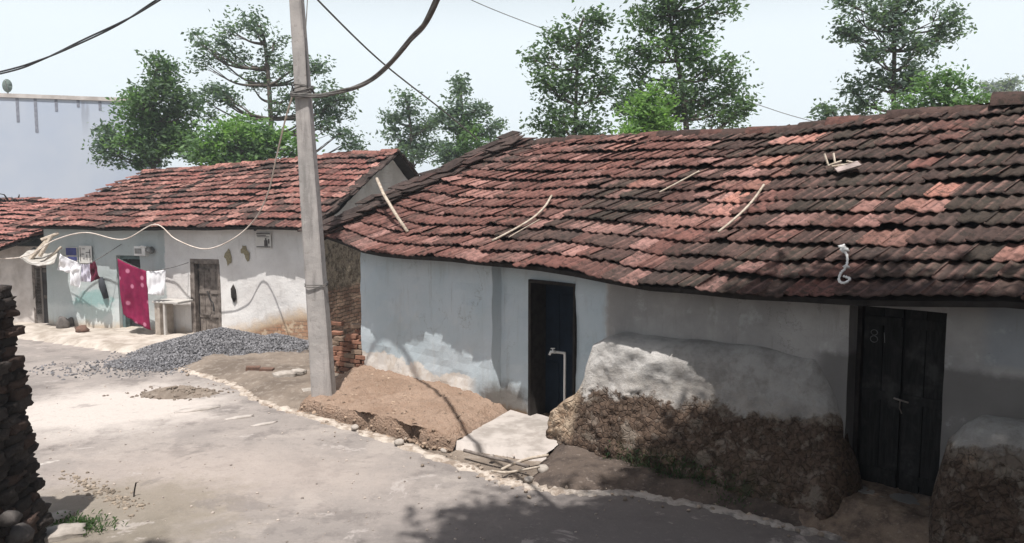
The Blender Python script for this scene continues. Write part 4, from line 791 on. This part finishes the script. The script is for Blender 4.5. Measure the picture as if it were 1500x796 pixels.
px_tree('lone_tree', 'tall open tree standing alone above the right part of the mossy roof', 23, 1326, [(1245, 18, 22), (1290, 8, 26), (1335, -5, 28), (1375, 28, 24), (1390, 42, 16), (1275, 45, 24), (1320, 35, 28), (1360, 65, 24), (1250, 50, 14), (1285, 75, 16), (1340, 90, 22), (1265, 120, 22), (1290, 110, 16), (1325, 130, 18), (1345, 110, 16), (1270, 148, 22), (1212, 160, 16), (1300, 30, 20), (1320, -30, 34)], 'blue', seed=50, dens=.85, trunk_r=.11, leaf=.115, clump=.28)
px_tree('low_tree', 'rounded green tree at the foot of the tall lone tree', 21, 1390, [(1385, 120, 24), (1405, 140, 26), (1370, 145, 24), (1345, 155, 18), (1425, 155, 20), (1390, 165, 26), (1310, 165, 18)], 'mid', seed=51, dens=1.5, trunk_r=.08, leaf=.11, clump=.28)
px_tree('hazy_tree', 'pale grey distant tree at the right end of the ridge', 48, 1468, [(1465, 130, 16), (1450, 140, 14), (1482, 138, 14), (1468, 150, 18)], 'grey', seed=52, dens=1.0, trunk_r=.1, leaf=.16)  # its grey leaves carry painted haze
# the tree beside the camera whose shade falls on the road and on the second door
rr = random.Random(5); bl = []
def off_roof(v, r): return v.y + v.z / 2.3 + r < 7.55 - (v.x - 3.0) + .35
for k in range(110):
    a = rr.uniform(0, 6.28); q = math.sqrt(rr.random()); bl.append((Vector((3.0 + 3.6 * q * math.cos(a), 1.6 + 2.7 * q * math.sin(a), 8.6 + rr.uniform(-1.0, 1.6))), rr.uniform(.75, 1.1), None))
for x, y, z in ((-3.7, 2.1, 8.1),): bl.append((Vector((x, y, z)), .75, None))
bl = [q for q in bl if off_roof(q[0], q[1]) and math.hypot(q[0].x + .03 * q[0].z - 1.3, q[0].y + (q[0].z - 1.0) / 2.3 - 8.35) > q[1] + .55]
make_tree('shade_tree', 'big leafy tree beside the viewer shading the road', (3.2, -2.2), bl, 'mid', leaf=.17, dens=1.35, trunk_r=.24, grp=None, seed=60, clump=.4)

# ------------------------------------------------------------------ hazy air
hz = bpy.data.materials.new('hazy_air'); hz.use_nodes = True; hn = hz.node_tree.nodes; hn.remove(hn['Principled BSDF']); hv = hn.new('ShaderNodeVolumePrincipled'); hv.inputs['Color'].default_value = (.86, .93, 1.0, 1); hv.inputs['Density'].default_value = HAZE; hz.node_tree.links.new(hv.outputs[0], hn['Material Output'].inputs['Volume'])
MB().box((-620, -310, -1.1), (620, 910, 19)).build('haze', hz, kind='stuff', label='thin pale haze filling the air over the whole place')

# ------------------------------------------------------------------ unseen building added behind the viewer to block skylight
vb_ = empty('sky_blocker_house', (1.2, -1.2, 0), label='unseen two storey house added behind the viewer to block skylight', cat='house')
facade(0, 13, 6.6, [(2.0, 3.0, 0, 2.1), (5.0, 6.2, .9, 2.1), (2.0, 3.2, 4.0, 5.2), (6, 7.2, 4.0, 5.2)], lambda x, z: .02 * fbm(x, z, 6, .7), .25, .3).build('wall', None, vb_)
w4 = [o for o in vb_.children][0]; w4.data.materials.append(simple('low_bounce_render', (.17, .15, .135), (.12, .105, .095), 1.5, .95, .3)); w4.rotation_euler = (0, 0, R(180)); w4.location = (13, 0, 0)  # dark finish so the added house bounces little light
mb = MB(); strip(mb, [(0, 0), (0, -8), (13, -8), (13, 0)], -.1, [6.6] * 4); mb.box((-.2, -8.2, 6.6), (13.2, .2, 6.8)); mb.build('rear_wall', w4.data.materials[0], vb_)
for xa, xb, za, zb in ((10.0, 11.0, 0, 2.1), (6.8, 8.0, .9, 2.1), (9.8, 11.0, 4.0, 5.2), (5.8, 7.0, 4.0, 5.2)): MB().box((xa, -.3, za), (xb, -.2, zb)).build('shutter', M['wood_dark'], vb_)
# ------------------------------------------------------------------ concrete pole
q0 = G(473, 600, 0.0); q0.y += .12
def mat_pole():
    t = NT('weathered_concrete', .9, .15); n = t.noise(2.2, 8); n2 = t.noise(14, 6, rough=.7); nv = t.noise(3, 5, t.scale((2.5, 2.5, .35))); c = t.mix(t.step(n, .35, .65), (.40, .375, .36), (.31, .295, .285)); c = t.mix(t.mul(t.step(nv, .5, .68), .6), c, (.17, .16, .155)); c = t.mix(t.mul(t.step(n2, .56, .7), .4), c, (.46, .44, .42)); c = t.mix(t.mul(t.step(n2, .42, .34), .5), c, (.19, .17, .155)); t.bump(t.add(n2, n), .4, .02); return t.out(c)
pole = empty('concrete_pole', (q0.x, q0.y, 0), label='tall leaning grey concrete utility pole at the corner of the near house', cat='utility pole')
mb = MB(); topc = P(433, 0, q0.y); lean = (topc.x - .0 - q0.x) / topc.z
def polep(z): return Vector((lean * z, .01 * z, z))
vs, fs = [], []; ZS = [-.2, 0, .5, 1.2, 2, 3, 4, 5, 6, 7, 8.2]
for z in ZS:
    w = .325 - .025 * z; d = .21 - .012 * z; c = polep(z); an = R(-9)
    for x, y in ((-.5, -.42), (-.42, -.5), (.42, -.5), (.5, -.42), (.5, .42), (.42, .5), (-.42, .5), (-.5, .42)):
        X_, Y_ = x * w, y * d; vs.append((c.x + X_ * math.cos(an) - Y_ * math.sin(an) + .006 * nz(z * 2, x), c.y + X_ * math.sin(an) + Y_ * math.cos(an), z))
for i in range(len(ZS) - 1): fs += [(i * 8 + k, i * 8 + (k + 1) % 8, i * 8 + 8 + (k + 1) % 8, i * 8 + 8 + k) for k in range(8)]
fs.append(tuple((len(ZS) - 1) * 8 + k for k in range(8))); mb.add(vs, fs).build('shaft', mat_pole(), pole)
mb = MB(); zt = P(440, 140, q0.y).z
for j in range(7):
    z = zt + .0 + j * .022 + random.uniform(-.01, .01); w = .325 - .025 * z; c = polep(z); rr_ = random.uniform(.0, .02)
    mb.tube([(c.x + (w * .62 + rr_) * math.copysign(abs(math.cos(a)) ** .5, math.cos(a)), c.y + (.11 + rr_) * math.copysign(abs(math.sin(a)) ** .5, math.sin(a)), z + .03 * math.sin(a * 2 + j)) for a in [i * math.pi / 8 for i in range(17)]], .011, 5)
mb.build('wire_binding', M['grey_cable'], pole)
mb = MB(); z = P(465, 418, q0.y).z; c = polep(z); w = .325 - .025 * z
for dz in (0, .03): mb.tube([(c.x + w * .56 * math.copysign(abs(math.cos(a)) ** .4, math.cos(a)), c.y + .125 * math.copysign(abs(math.sin(a)) ** .4, math.sin(a)), z + dz + .02 * math.sin(a)) for a in [i * math.pi / 8 for i in range(17)]], .007, 5)
mb.build('wire_tie', M['grey_cable'], pole)
pw = lambda z: Vector((q0.x, q0.y, 0)) + polep(z)
# overhead cables
ct = [pw(zt) + Vector((-.14, -.14, 0)), pw(zt) + Vector((.2, -.14, -.02)), P(500, 134, 10.8), P(546, 116, 10.2), P(600, 60, 8.6), P(640, 0, 7.2), Vector((.0, 5.4, 5.75)), Vector((1.3, 1.5, 6.6)), Vector((3.0, -4, 7.2))]
cp = smooth_path(ct, 12)
def cable(name, path, r, m, label, tw=0, strands=1, f=30):
    mb = MB()
    for s_ in range(strands):
        q = []
        for i, p in enumerate(path):
            a = i * f * .02 + s_ * 2 * math.pi / max(1, strands); q.append(p + Vector((math.cos(a) * tw, 0, math.sin(a) * tw)))
        mb.tube(q, r, 6)
    return mb.build(name, m, smooth=True, label=label, cat='cable')
cable('bundled_cable', cp, .017, M['grey_cable'], 'thick twisted cable bundle rising from the pole binding towards the top of the picture', .017, 3, 9)
cable('black_cable', smooth_path([P(-160, 140, 22), P(0, 107, 21), P(60, 88, 20.6), P(120, 61, 20.2), P(180, 32, 19.8), P(235, -2, 19.4), P(420, -120, 18)], 10), .022, M['black_cable'], 'sagging black double cable crossing the sky over the pale blue building', .027, 2, 8)
cable('thin_wire', smooth_path([P(440, -30, 12), P(475, 10, 13), P(560, 92, 15), P(650, 163, 17.5), P(700, 205, 19)], 8), .016, M['grey_cable'], 'straight thin wire running down from the pole top to the bare gable')
cable('thin_wire', smooth_path([P(600, -48, 28), P(690, 0, 28), P(800, 44, 29), P(1000, 118, 31), P(1105, 152, 32), P(1200, 180, 33), P(1400, 220, 35)], 8), .014, M['grey_cable'], 'faint far wire passing behind the trees above the mossy ridge')
cable('thin_wire', [pw(zt + .1) + Vector((.1, -.13, 0)), P(447, 60, 11.0), P(452, -30, 11.0)], .008, M['grey_cable'], 'thin wire standing close along the right side of the pole')
wp = [P(-60, 372, 18.2), P(0, 379, 17.9), LP(42, 374, -.95), LP(80, 352, -.75), LP(126, 341, -.56), LP(180, 351, -.58), LP(227, 329, -.56), LP(258, 351, -.6), LP(300, 365, -.62), LP(340, 351, -.62), LP(372, 323, -.6), P(392, 285, 14.4), P(405, 230, 12.9), P(418, 175, 11.8), pw(zt - .02) + Vector((-.12, -.13, 0))]
cable('pale_cable', smooth_path(wp, 8), .013, M['pale_cable'], 'pale cable looping along the far eaves and up to the pole')

# ------------------------------------------------------------------ water tap before the dark door
tl = toloc(G(827, 610, .1)); b = HW(tl.x, -.22); p0 = P(827, 587, 9.75); tp = P(827, 517, 9.75); te = P(808, 516, 9.75)
r = empty('water_tap', (p0.x, p0.y, .1), label='slim white standpipe with a tap in front of the dark blue door', cat='tap'); z1 = tp.z - .1
MB().tube(smooth_path([(0, 0, 0), (0, 0, z1 * .5), (0, 0, z1 - .035), (-.012, 0, z1 - .008), (-.04, 0, z1), (te.x - p0.x + .03, 0, z1 + .012)], 6), .0165, 10).build('pipe', M['white_pvc'], r, smooth=True)
MB().tube([(te.x - p0.x + .05, 0, z1 + .01), (te.x - p0.x - .01, 0, z1 + .012), (te.x - p0.x - .03, 0, z1 - .03)], [.022, .02, .015], 8).build('spout', M['white_pvc'], r, smooth=True)
MB().tube([(te.x - p0.x + .015, 0, z1 + .01), (te.x - p0.x + .015, 0, z1 + .05)], .008, 6).box((te.x - p0.x - .012, -.008, z1 + .05), (te.x - p0.x + .045, .008, z1 + .062)).build('handle', M['white_pvc'], r)

# ------------------------------------------------------------------ things lying on the near roof
RN = None
def onroof(px, py, up=.06):
    a, b, c = HO + HD * 0 + Vector((0, 0, 2.2)) - HN * OV, HO + HN * RB + Vector((0, 0, 4.06)), HD; n = c.cross(b - a).normalized(); n = n if n.z > 0 else -n
    return hit(px, py, a + n * up, n)
def stick(pts, r, label, m='stick', up=.085): return MB().tube(smooth_path([onroof(x, y, up) for x, y in pts], 6), r, 6).build('roof_stick', M[m], smooth=True, label=label, cat='stick', group='sticks lying on the mossy roof')
stick([(808, 287), (798, 303), (780, 320), (752, 337), (721, 353)], .017, 'bent bleached stick on the left half of the mossy roof', up=.15)
stick([(1119, 271), (1106, 290), (1090, 308), (1070, 326), (1052, 340)], .015, 'bent thin stick in the middle of the mossy roof, under the pink tiles')
stick([(1024, 251), (1000, 264), (966, 282)], .012, 'short straight twig left of the pink tiles on the mossy roof')
stick([(745, 348), (762, 338), (790, 322)], .008, 'very thin twig beside the bent bleached stick', up=.15)
MB().tube([P(552, 262, 13.0), P(562, 285, 12.65), P(580, 315, 12.2), P(597, 340, 11.85)], .028, 7).build('roof_stick', M['stick'], smooth=True, label='straight pale pole propped across the sloping dark edge of the mossy roof', cat='stick', group='sticks lying on the mossy roof')
mb = MB(); pts = [(1237, 358), (1232, 366), (1240, 372), (1241, 385), (1238, 394), (1232, 400), (1229, 411), (1236, 415), (1245, 409), (1236, 405)]
mb.tube(smooth_path([onroof(x, y, .09) for x, y in pts], 6), [.006 + .009 * abs(math.sin(i * 1.3)) for i in range(55)][:len(smooth_path([onroof(*p) for p in pts], 6))], 6)
for x, y in ((1234, 362), (1239, 366), (1240, 391)):
    q = onroof(x, y, .1); mb.rock(q, .03, sub=2, rough=.5)
mb.build('plastic_scrap', M['white_pvc'], smooth=True, label='knotted strip of white plastic lying on the lower right of the mossy roof', cat='scrap')
mb = MB()
for a, b in (((1208, 226), (1213, 241)), ((1221, 225), (1224, 243)), ((1212, 243), (1232, 236)), ((1218, 244), (1246, 240)), ((1240, 236), (1256, 240))): mb.tube([onroof(*a, .16), onroof(*b, .08)], .012, 5)
mb.build('dry_twigs', M['stick'], label='small tangle of dry grey twigs on the upper right of the mossy roof', cat='twigs')
MB().grid(6, 3, lambda u, v: tuple(onroof(1222 + 34 * u + 6 * v, 248 - 10 * u + 6 * v, .1 + .02 * nz(u * 4, v * 4)))).build('tile_shard', simple('grey_shard', (.4, .33, .31)), label='pale grey broken slab under the dry twigs on the roof', cat='shard').modifiers.new('thickness', 'SOLIDIFY').thickness = .02

# ------------------------------------------------------------------ crumbling brick pier between the houses
r0 = G(513, 546, .1); mb = MB(); rnd = random.Random(3); an = R(-20); RD, RDp = Vector((math.cos(an), math.sin(an), 0)), Vector((-math.sin(an), math.cos(an), 0))
for cse in range(11):
    for k in range(-2, 3):
        for dpt in range(2):
            x = k * .235 + (.11 if cse % 2 else 0) + rnd.uniform(-.02, .02); y = dpt * .14 + rnd.uniform(-.025, .025) + (.04 * cse if k < 0 else .015 * cse)
            if cse > 7 and k < 0 and rnd.random() < .6: continue
            if cse > 8 and rnd.random() < .4: continue
            c = Vector((r0.x, r0.y, 0)) + RD * x + RDp * y + Vector((0, 0, .06 + cse * .082)); a2 = rnd.gauss(0, .06); u1 = RD * math.cos(a2) + RDp * math.sin(a2); u2 = u1.cross(Vector((0, 0, 1))) * -1
            vs = [c + u1 * (i * .105) + u2 * (j * .055) + Vector((0, 0, z * .034)) + Vector((rnd.uniform(-.008, .008),) * 3) for i in (-1, 1) for j in (-1, 1) for z in (-1, 1)]
            mb.add(vs, [(0, 1, 3, 2), (4, 6, 7, 5), (0, 4, 5, 1), (2, 3, 7, 6), (0, 2, 6, 4), (1, 5, 7, 3)], (lambda k_, q_: tuple(q * k_ for q in q_))(rnd.uniform(.6, 1.2), (.25, .13, .09) if rnd.random() < .7 else (.3, .22, .165)))
tb = NT('pier_brick', .95, .1); nn = tb.noise(16, 7, rough=.7); tb.bump(nn, .7, .02); mt = tb.out(tb.mix(tb.mul(tb.step(nn, .5, .68), .6), tb.attr(), (.12, .085, .065)))
mb.build('brick_pier', mt, bevel=.006, label='crumbling stub of stacked red bricks between the pole and the blue wall', cat='brickwork')

# ------------------------------------------------------------------ gravel heap
HC = [(G(320, 520).x - .05, G(320, 520).y + .3, 1.85, 1.1, .52), (G(395, 520).x, G(395, 520).y + .4, 1.1, .8, .38), (G(250, 534).x, G(250, 534).y + .2, 1.3, .8, .16), (G(175, 540).x, G(175, 540).y, 1.7, .8, .04)]
def heap(x, y):
    z = 0
    for cx, cy, rx, ry, h in HC:
        d = math.hypot((x - cx) / rx, (y - cy) / ry); z = max(z, h * max(0, 1 - d) ** .85) if d < 1 else z
    return z
mb = MB(); xs0, xs1, ys0, ys1 = -9.6, -3.6, 12.0, 16.6
mb.grid(110, 84, lambda u, v: (lambda x, y: (x, y, heap(x, y) - .045 + .02 * nz(x, y, 0, 8)))(xs0 + (xs1 - xs0) * u, ys0 + (ys1 - ys0) * v), (.17, .17, .185))
rnd = random.Random(13); n_st = 0
OCT = [(1, 0, 0), (-1, 0, 0), (0, 1, 0), (0, -1, 0), (0, 0, 1), (0, 0, -1)]; OF = [(0, 2, 4), (2, 1, 4), (1, 3, 4), (3, 0, 4), (2, 0, 5), (1, 2, 5), (3, 1, 5), (0, 3, 5)]
while n_st < 15000:
    c = rnd.choices(HC, (6, 2.8, 2.4, .55))[0]; a = rnd.uniform(0, 6.283); q = math.sqrt(rnd.random()) * (1.0 if rnd.random() < .9 else 1.2); x = c[0] + c[2] * q * math.cos(a); y = c[1] + c[3] * q * math.sin(a)
    if c is HC[3] and rnd.random() < .4 and q > .5: n_st += 1; continue
    s = rnd.choice((.012, .016, .022, .03)) * rnd.uniform(.8, 1.2); z = max(heap(x, y) - .02, .0) + s * .3; k = rnd.uniform(.55, 1.5); g = (.172 * k, .17 * k, .178 * k)
    ra = rnd.uniform(0, 6.28); ca, sa = math.cos(ra), math.sin(ra); vs = []
    for p in OCT:
        px_, py_, pz_ = p[0] * s * rnd.uniform(.7, 1.3), p[1] * s * rnd.uniform(.6, 1.1), p[2] * s * rnd.uniform(.5, 1.0); py_, pz_ = py_ * .8 - pz_ * .6, py_ * .6 + pz_ * .8; vs.append((x + px_ * ca - py_ * sa, y + px_ * sa + py_ * ca, z + pz_))
    mb.add(vs, OF, g); n_st += 1
tg = NT('grey_chippings', .9, .2); tg.bump(tg.noise(40, 3), .3, .01); mb.build('gravel', tg.out(tg.attr()), kind='stuff', label='heap of grey stone chippings spread before the plank door', cat='gravel')
# low pile of brown dirt on the road
mb = MB(); c = G(262, 577)
mb.grid(40, 30, lambda u, v: (lambda x, y: (c.x + x, c.y + y, .13 * max(0, 1 - math.hypot(x / .62, y / .36)) ** .7 * (1 + .5 * nz(x * 6, y * 6)) - .012))((u - .5) * 1.5, (v - .5) * .9))
for k in range(160):
    x, y = random.gauss(0, .32), random.gauss(0, .18); mb.rock((c.x + x, c.y + y, .12 * max(0, 1 - math.hypot(x / .62, y / .36)) + .005), random.uniform(.012, .035))
mb.build('dirt', M['dirt'], kind='stuff', label='low patch of brown dirt and crumbs lying on the road', cat='dirt')
# crumbs along the road edge and in the road
mb = MB(); rnd = random.Random(77)
for k in range(260):
    p = edge[rnd.randrange(len(edge))]; o = rnd.gauss(0, .22); z = .01
    s = rnd.choice((.008, .012, .018, .03)); k_ = rnd.uniform(.5, 1.2); mb.rock((p.x + rnd.gauss(0, .12) - o * .7, p.y + rnd.gauss(0, .12) + o, z + s * .3), s, c=tuple(q * k_ for q in (.34, .28, .23)))
for k in range(330):
    g = G(rnd.uniform(60, 900), 520 + 276 * rnd.random() ** .8); s = rnd.choice((.005, .008, .012, .016)); k_ = rnd.uniform(.6, 1.6); mb.rock((g.x, g.y, s * .3), s, c=tuple(q * k_ for q in (.32, .28, .25)))
for k in range(330):
    q = plf(rnd.random(), 1 - .95 * rnd.random() ** 2.2); w = HW(q[0], q[1] - .02 * (q[2] < .05), max(q[2], .005)); s = rnd.choice((.006, .01, .015, .022, .03)); k_ = rnd.uniform(.5, 1.4); mb.rock(w, s, c=tuple(v * k_ for v in (.3, .225, .17)))
for k in range(220):
    g = G(110 + rnd.random() * 110 + rnd.gauss(0, 12), 0); t_ = rnd.random(); g = G(105 + 95 * t_ + rnd.gauss(0, 14), 700 + 45 * t_ + rnd.gauss(0, 6)); s = rnd.choice((.008, .014, .022)); k_ = rnd.uniform(.5, 1.3); mb.rock((g.x, g.y, s * .3), s, c=tuple(q * k_ for q in (.3, .25, .2)))
tr_ = NT('crumb', .95, .1); mb.build('rubble', tr_.out(tr_.attr()), kind='stuff', label='small crumbs of stone and mortar scattered on the road', cat='rubble')
# loose bricks, slabs and stones
def brick(px, py, z, ang, label, sz=(.24, .115, .075), m='red_brick'):
    g = G(px, py, z); return MB().box((-sz[0] / 2, -sz[1] / 2, 0), (sz[0] / 2, sz[1] / 2, sz[2]), jit=.006).build('loose_brick' if m == 'red_brick' else 'stone_slab', M[m], bevel=.008, label=label, cat='brick' if m == 'red_brick' else 'stone'), g, ang
for a in ((371, 543, .1, 10, 'left of two dark loose bricks at the foot of the gravel heap'), (391, 545, .1, -4, 'right of two dark loose bricks at the foot of the gravel heap')):
    o, g, an = brick(*a); o.location = g; o.rotation_euler = (.05, .03, R(an)); o['group'] = 'loose bricks by the gravel'
for px, py, z, an, sz, lb in ((418, 551, .1, 25, (.36, .3, .1), 'pale flat stone between the gravel heap and the pole base'), (437, 547, .12, -20, (.26, .2, .09), 'smaller pale stone close to the left side of the pole'), (443, 575, .05, 20, (.62, .5, .07), 'broad pale cement piece on the verge just left of the pole base'), (292, 600, 0, 28, (.62, .2, .035), 'long white mortar splash lying on the road below the dirt patch'), (352, 612, 0, 30, (.42, .14, .03), 'narrow white mortar splash on the road right of the longest one'), (386, 622, 0, 34, (.34, .1, .03), 'smallest white mortar splash, nearest the pale road edge'), (92, 783, 0, 25, (.42, .3, .08), 'pale flat stone slab on the ground at the foot of the dark wall'), (80, 760, 0, 60, (.3, .26, .05), 'brown flat stone beside the foot of the dark wall')):
    g = G(px, py, z); mb = MB(); bm = bmesh.new(); bmesh.ops.create_cube(bm, size=1); bmesh.ops.subdivide_edges(bm, edges=bm.edges[:], cuts=5, use_grid_fill=True)
    vs = [];
    for v in bm.verts:
        q = v.co; rr_ = math.hypot(q.x, q.y) * 2; k = 1 if rr_ < 1e-6 else min(1, (max(abs(q.x), abs(q.y)) * 2) / rr_) ** .8; kk = 1 + .35 * fbm(q.x * 2 + px, q.y * 2, 0, 1.2)
        vs.append((q.x * k * kk * sz[0], q.y * k * kk * sz[1], (q.z + .5) * sz[2] * (1 - .5 * (rr_ * .7) ** 2 * (q.z > 0)) + .008 * nz(q.x * 4, q.y * 4, px)))
    fs = [tuple(v.index for v in f.verts) for f in bm.faces]; bm.free(); o = mb.add(vs, fs).build('stone_slab', M['slab'] if 'white' in lb else M['stone'], smooth=True, label=lb, cat='stone'); o.location = g + Vector((0, 0, -.01)); o.rotation_euler = (0, 0, R(an))
for i, (px, py, r_, lb) in enumerate(((795, 690, .07, 'rough stone beside the branches below the cement slab'), (775, 705, .06, 'small stone lying below the white branch near the slab'), (720, 672, .05, 'small stone on the crumbled edge of the cement slab'), (520, 628, .05, 'pale stone at the foot of the brown mud plinth left of its holes'), (585, 650, .06, 'pale stone at the foot of the brown mud plinth under its right hole'), (650, 663, .045, 'small stone at the right end of the brown mud plinth'), (838, 695, .05, 'small stone at the left foot of the crumbling mud buttress'), (1480 - 590, 700, .045, 'white chip on the dark earth below the crumbling mud buttress'))):
    g = G(px, py, .03); MB().rock((g.x, g.y, .05), r_, sub=2).build('stone', M['stone'], smooth=True, label=lb, cat='stone', group='loose stones along the house front')
# branches in front of the slab
for p, r_, lb in (([(735, 688), (752, 680), (775, 672), (803, 667)], .018, 'pale peeled branch lying across the edge below the cement slab'), ([(680, 660), (710, 668), (745, 676), (775, 684)], .022, 'grey branch along the broken front edge of the cement slab'), ([(720, 690), (745, 692), (790, 684)], .014, 'thin dark stick lying below the pale peeled branch')):
    MB().tube(smooth_path([G(x, y, .09) for x, y in p], 5), r_, 6).build('branch', M['stick'] if 'pale' in lb else M['wood_grey'], smooth=True, label=lb, cat='branch')
mb = MB(); g = G(196, 728)
mb.tube(smooth_path([g, g + Vector((.0, .02, .06)), g + Vector((.03, .0, .15))], 4), .008, 5); mb.build('twig', M['wood_dark'], label='small upright twig standing on the near part of the road', cat='twig')

# ------------------------------------------------------------------ dark brick wall at the near left
mb = MB(); rnd = random.Random(23); base = Vector((G(55, 790).x, G(55, 790).y, 0)); wd = Vector((.1, -1, 0)).normalized(); wn_ = Vector((1, .1, 0)).normalized(); TOPZ = 2.3
def rbrick(c, u1, u2, lx, ly, lz, colr):
    bm = bmesh.new(); bmesh.ops.create_cube(bm, size=1); bmesh.ops.subdivide_edges(bm, edges=bm.edges[:], cuts=3, use_grid_fill=True); off = rnd.uniform(0, 99); vs = []
    for v in bm.verts:
        q = v.co.copy(); l = max(abs(q.x), abs(q.y), abs(q.z)) * 2; sph = q.normalized() * .62 * l; q = q.lerp(sph, .22) * (1 + .22 * mnoise.noise(q * 3.0 + Vector((off, 0, 0))))
        vs.append(c + u1 * (q.x * lx) + u2 * (q.y * ly) + Vector((0, 0, q.z * lz)))
    fs = [tuple(v.index for v in f.verts) for f in bm.faces]; bm.free(); mb.add(vs, fs, colr)
z = -.03; cse = 0
while z < TOPZ - .04:
    h = rnd.uniform(.075, .105); bat = .20 * (1 - z / TOPZ) + .03 * nz(z * 3, 5); x = -.02 + rnd.uniform(-.06, .05)
    while x < 3.2:
        l = rnd.uniform(.15, .29)
        for side in (0, 1):
            c = base + wd * (x + l / 2) - wn_ * (.26 - bat + (.36 if side else 0) + rnd.uniform(-.03, .03)) + Vector((0, 0, z + h / 2)); k = rnd.uniform(.5, 1.3); rbrick(c, wd, wn_, l * 1.02, .3, h * 1.03, tuple(q * k for q in ((.06, .05, .045) if rnd.random() < .65 else (.095, .065, .053))))
        x += l
    z += h * .97; cse += 1
tb = NT('dark_brick', .92, .15); nn = tb.noise(12, 8, rough=.72); n2 = tb.noise(3, 5); tb.bump(tb.add(nn, tb.noise(50, 3)), .8, .025); cc_ = tb.mix(tb.mul(tb.step(nn, .5, .7), .55), tb.attr(), (.022, .019, .018)); cc_ = tb.mix(tb.mul(tb.step(nn, .42, .3), .5), cc_, (.16, .14, .125))  # dark brick colour with random darker and paler blotches
mb.build('brick_wall', tb.out(cc_), smooth=True, label='dark wall of rough old bricks nearest the viewer', cat='wall')
for px, py, r_, lb in ((12, 760, .1, 'grey stone low against the dark brick wall, at the picture edge'), (28, 782, .1, 'grey stone at the foot of the dark brick wall next to the pale slab')):
    g = G(px, py, 0); q = hit(px, py, base + wn_ * .12, wn_); MB().rock(q, r_, sub=2).build('stone', M['wall_stone'], smooth=True, label=lb, cat='stone')

# ------------------------------------------------------------------ weeds
def weeds(name, pts, n, size, label, tone):
    rnd = np.random.default_rng(len(name) + n); mb = MB(); lo, hi = GREENS[tone]
    for _ in range(n):
        p = pts(rnd); h = size * rnd.uniform(.5, 1.4); a = rnd.uniform(0, 6.28); dx, dy = math.cos(a) * h * .7, math.sin(a) * h * .7; w = h * .22; k = rnd.random(); c = tuple(lo[i] + (hi[i] - lo[i]) * k for i in range(3))
        mb.add([(p[0] - dy / h * w * .5, p[1] + dx / h * w * .5, p[2]), (p[0] + dx * .5 - dy / h * w, p[1] + dy * .5 + dx / h * w, p[2] + h * .6), (p[0] + dx, p[1] + dy, p[2] + h * .8), (p[0] + dx * .5 + dy / h * w, p[1] + dy * .5 - dx / h * w, p[2] + h * .6)], [(0, 1, 2, 3)], c)
    return mb.build(name, M['leaf'], kind='stuff', label=label, cat='weeds')
def wpt(r):
    s = 1.75 + 2.0 * r.beta(1.6, 2.4); d = .52 + .1 * r.random() - .05; zz = r.random() ** 2.2 * .28; q = HW(s, -d - .12 + zz * .35 + r.normal() * .05); return (q.x, q.y, .03 + zz)
weeds('weeds', wpt, 1500, .045, 'low dark green weeds growing at the foot of the crumbling buttress', 'dark')
def wpt2(r):
    g = G(115 + r.normal() * 22, 772 + r.normal() * 7); return (g.x, g.y, 0)
weeds('grass', wpt2, 420, .05, 'thin green grass on the ground near the dark wall', 'mid')
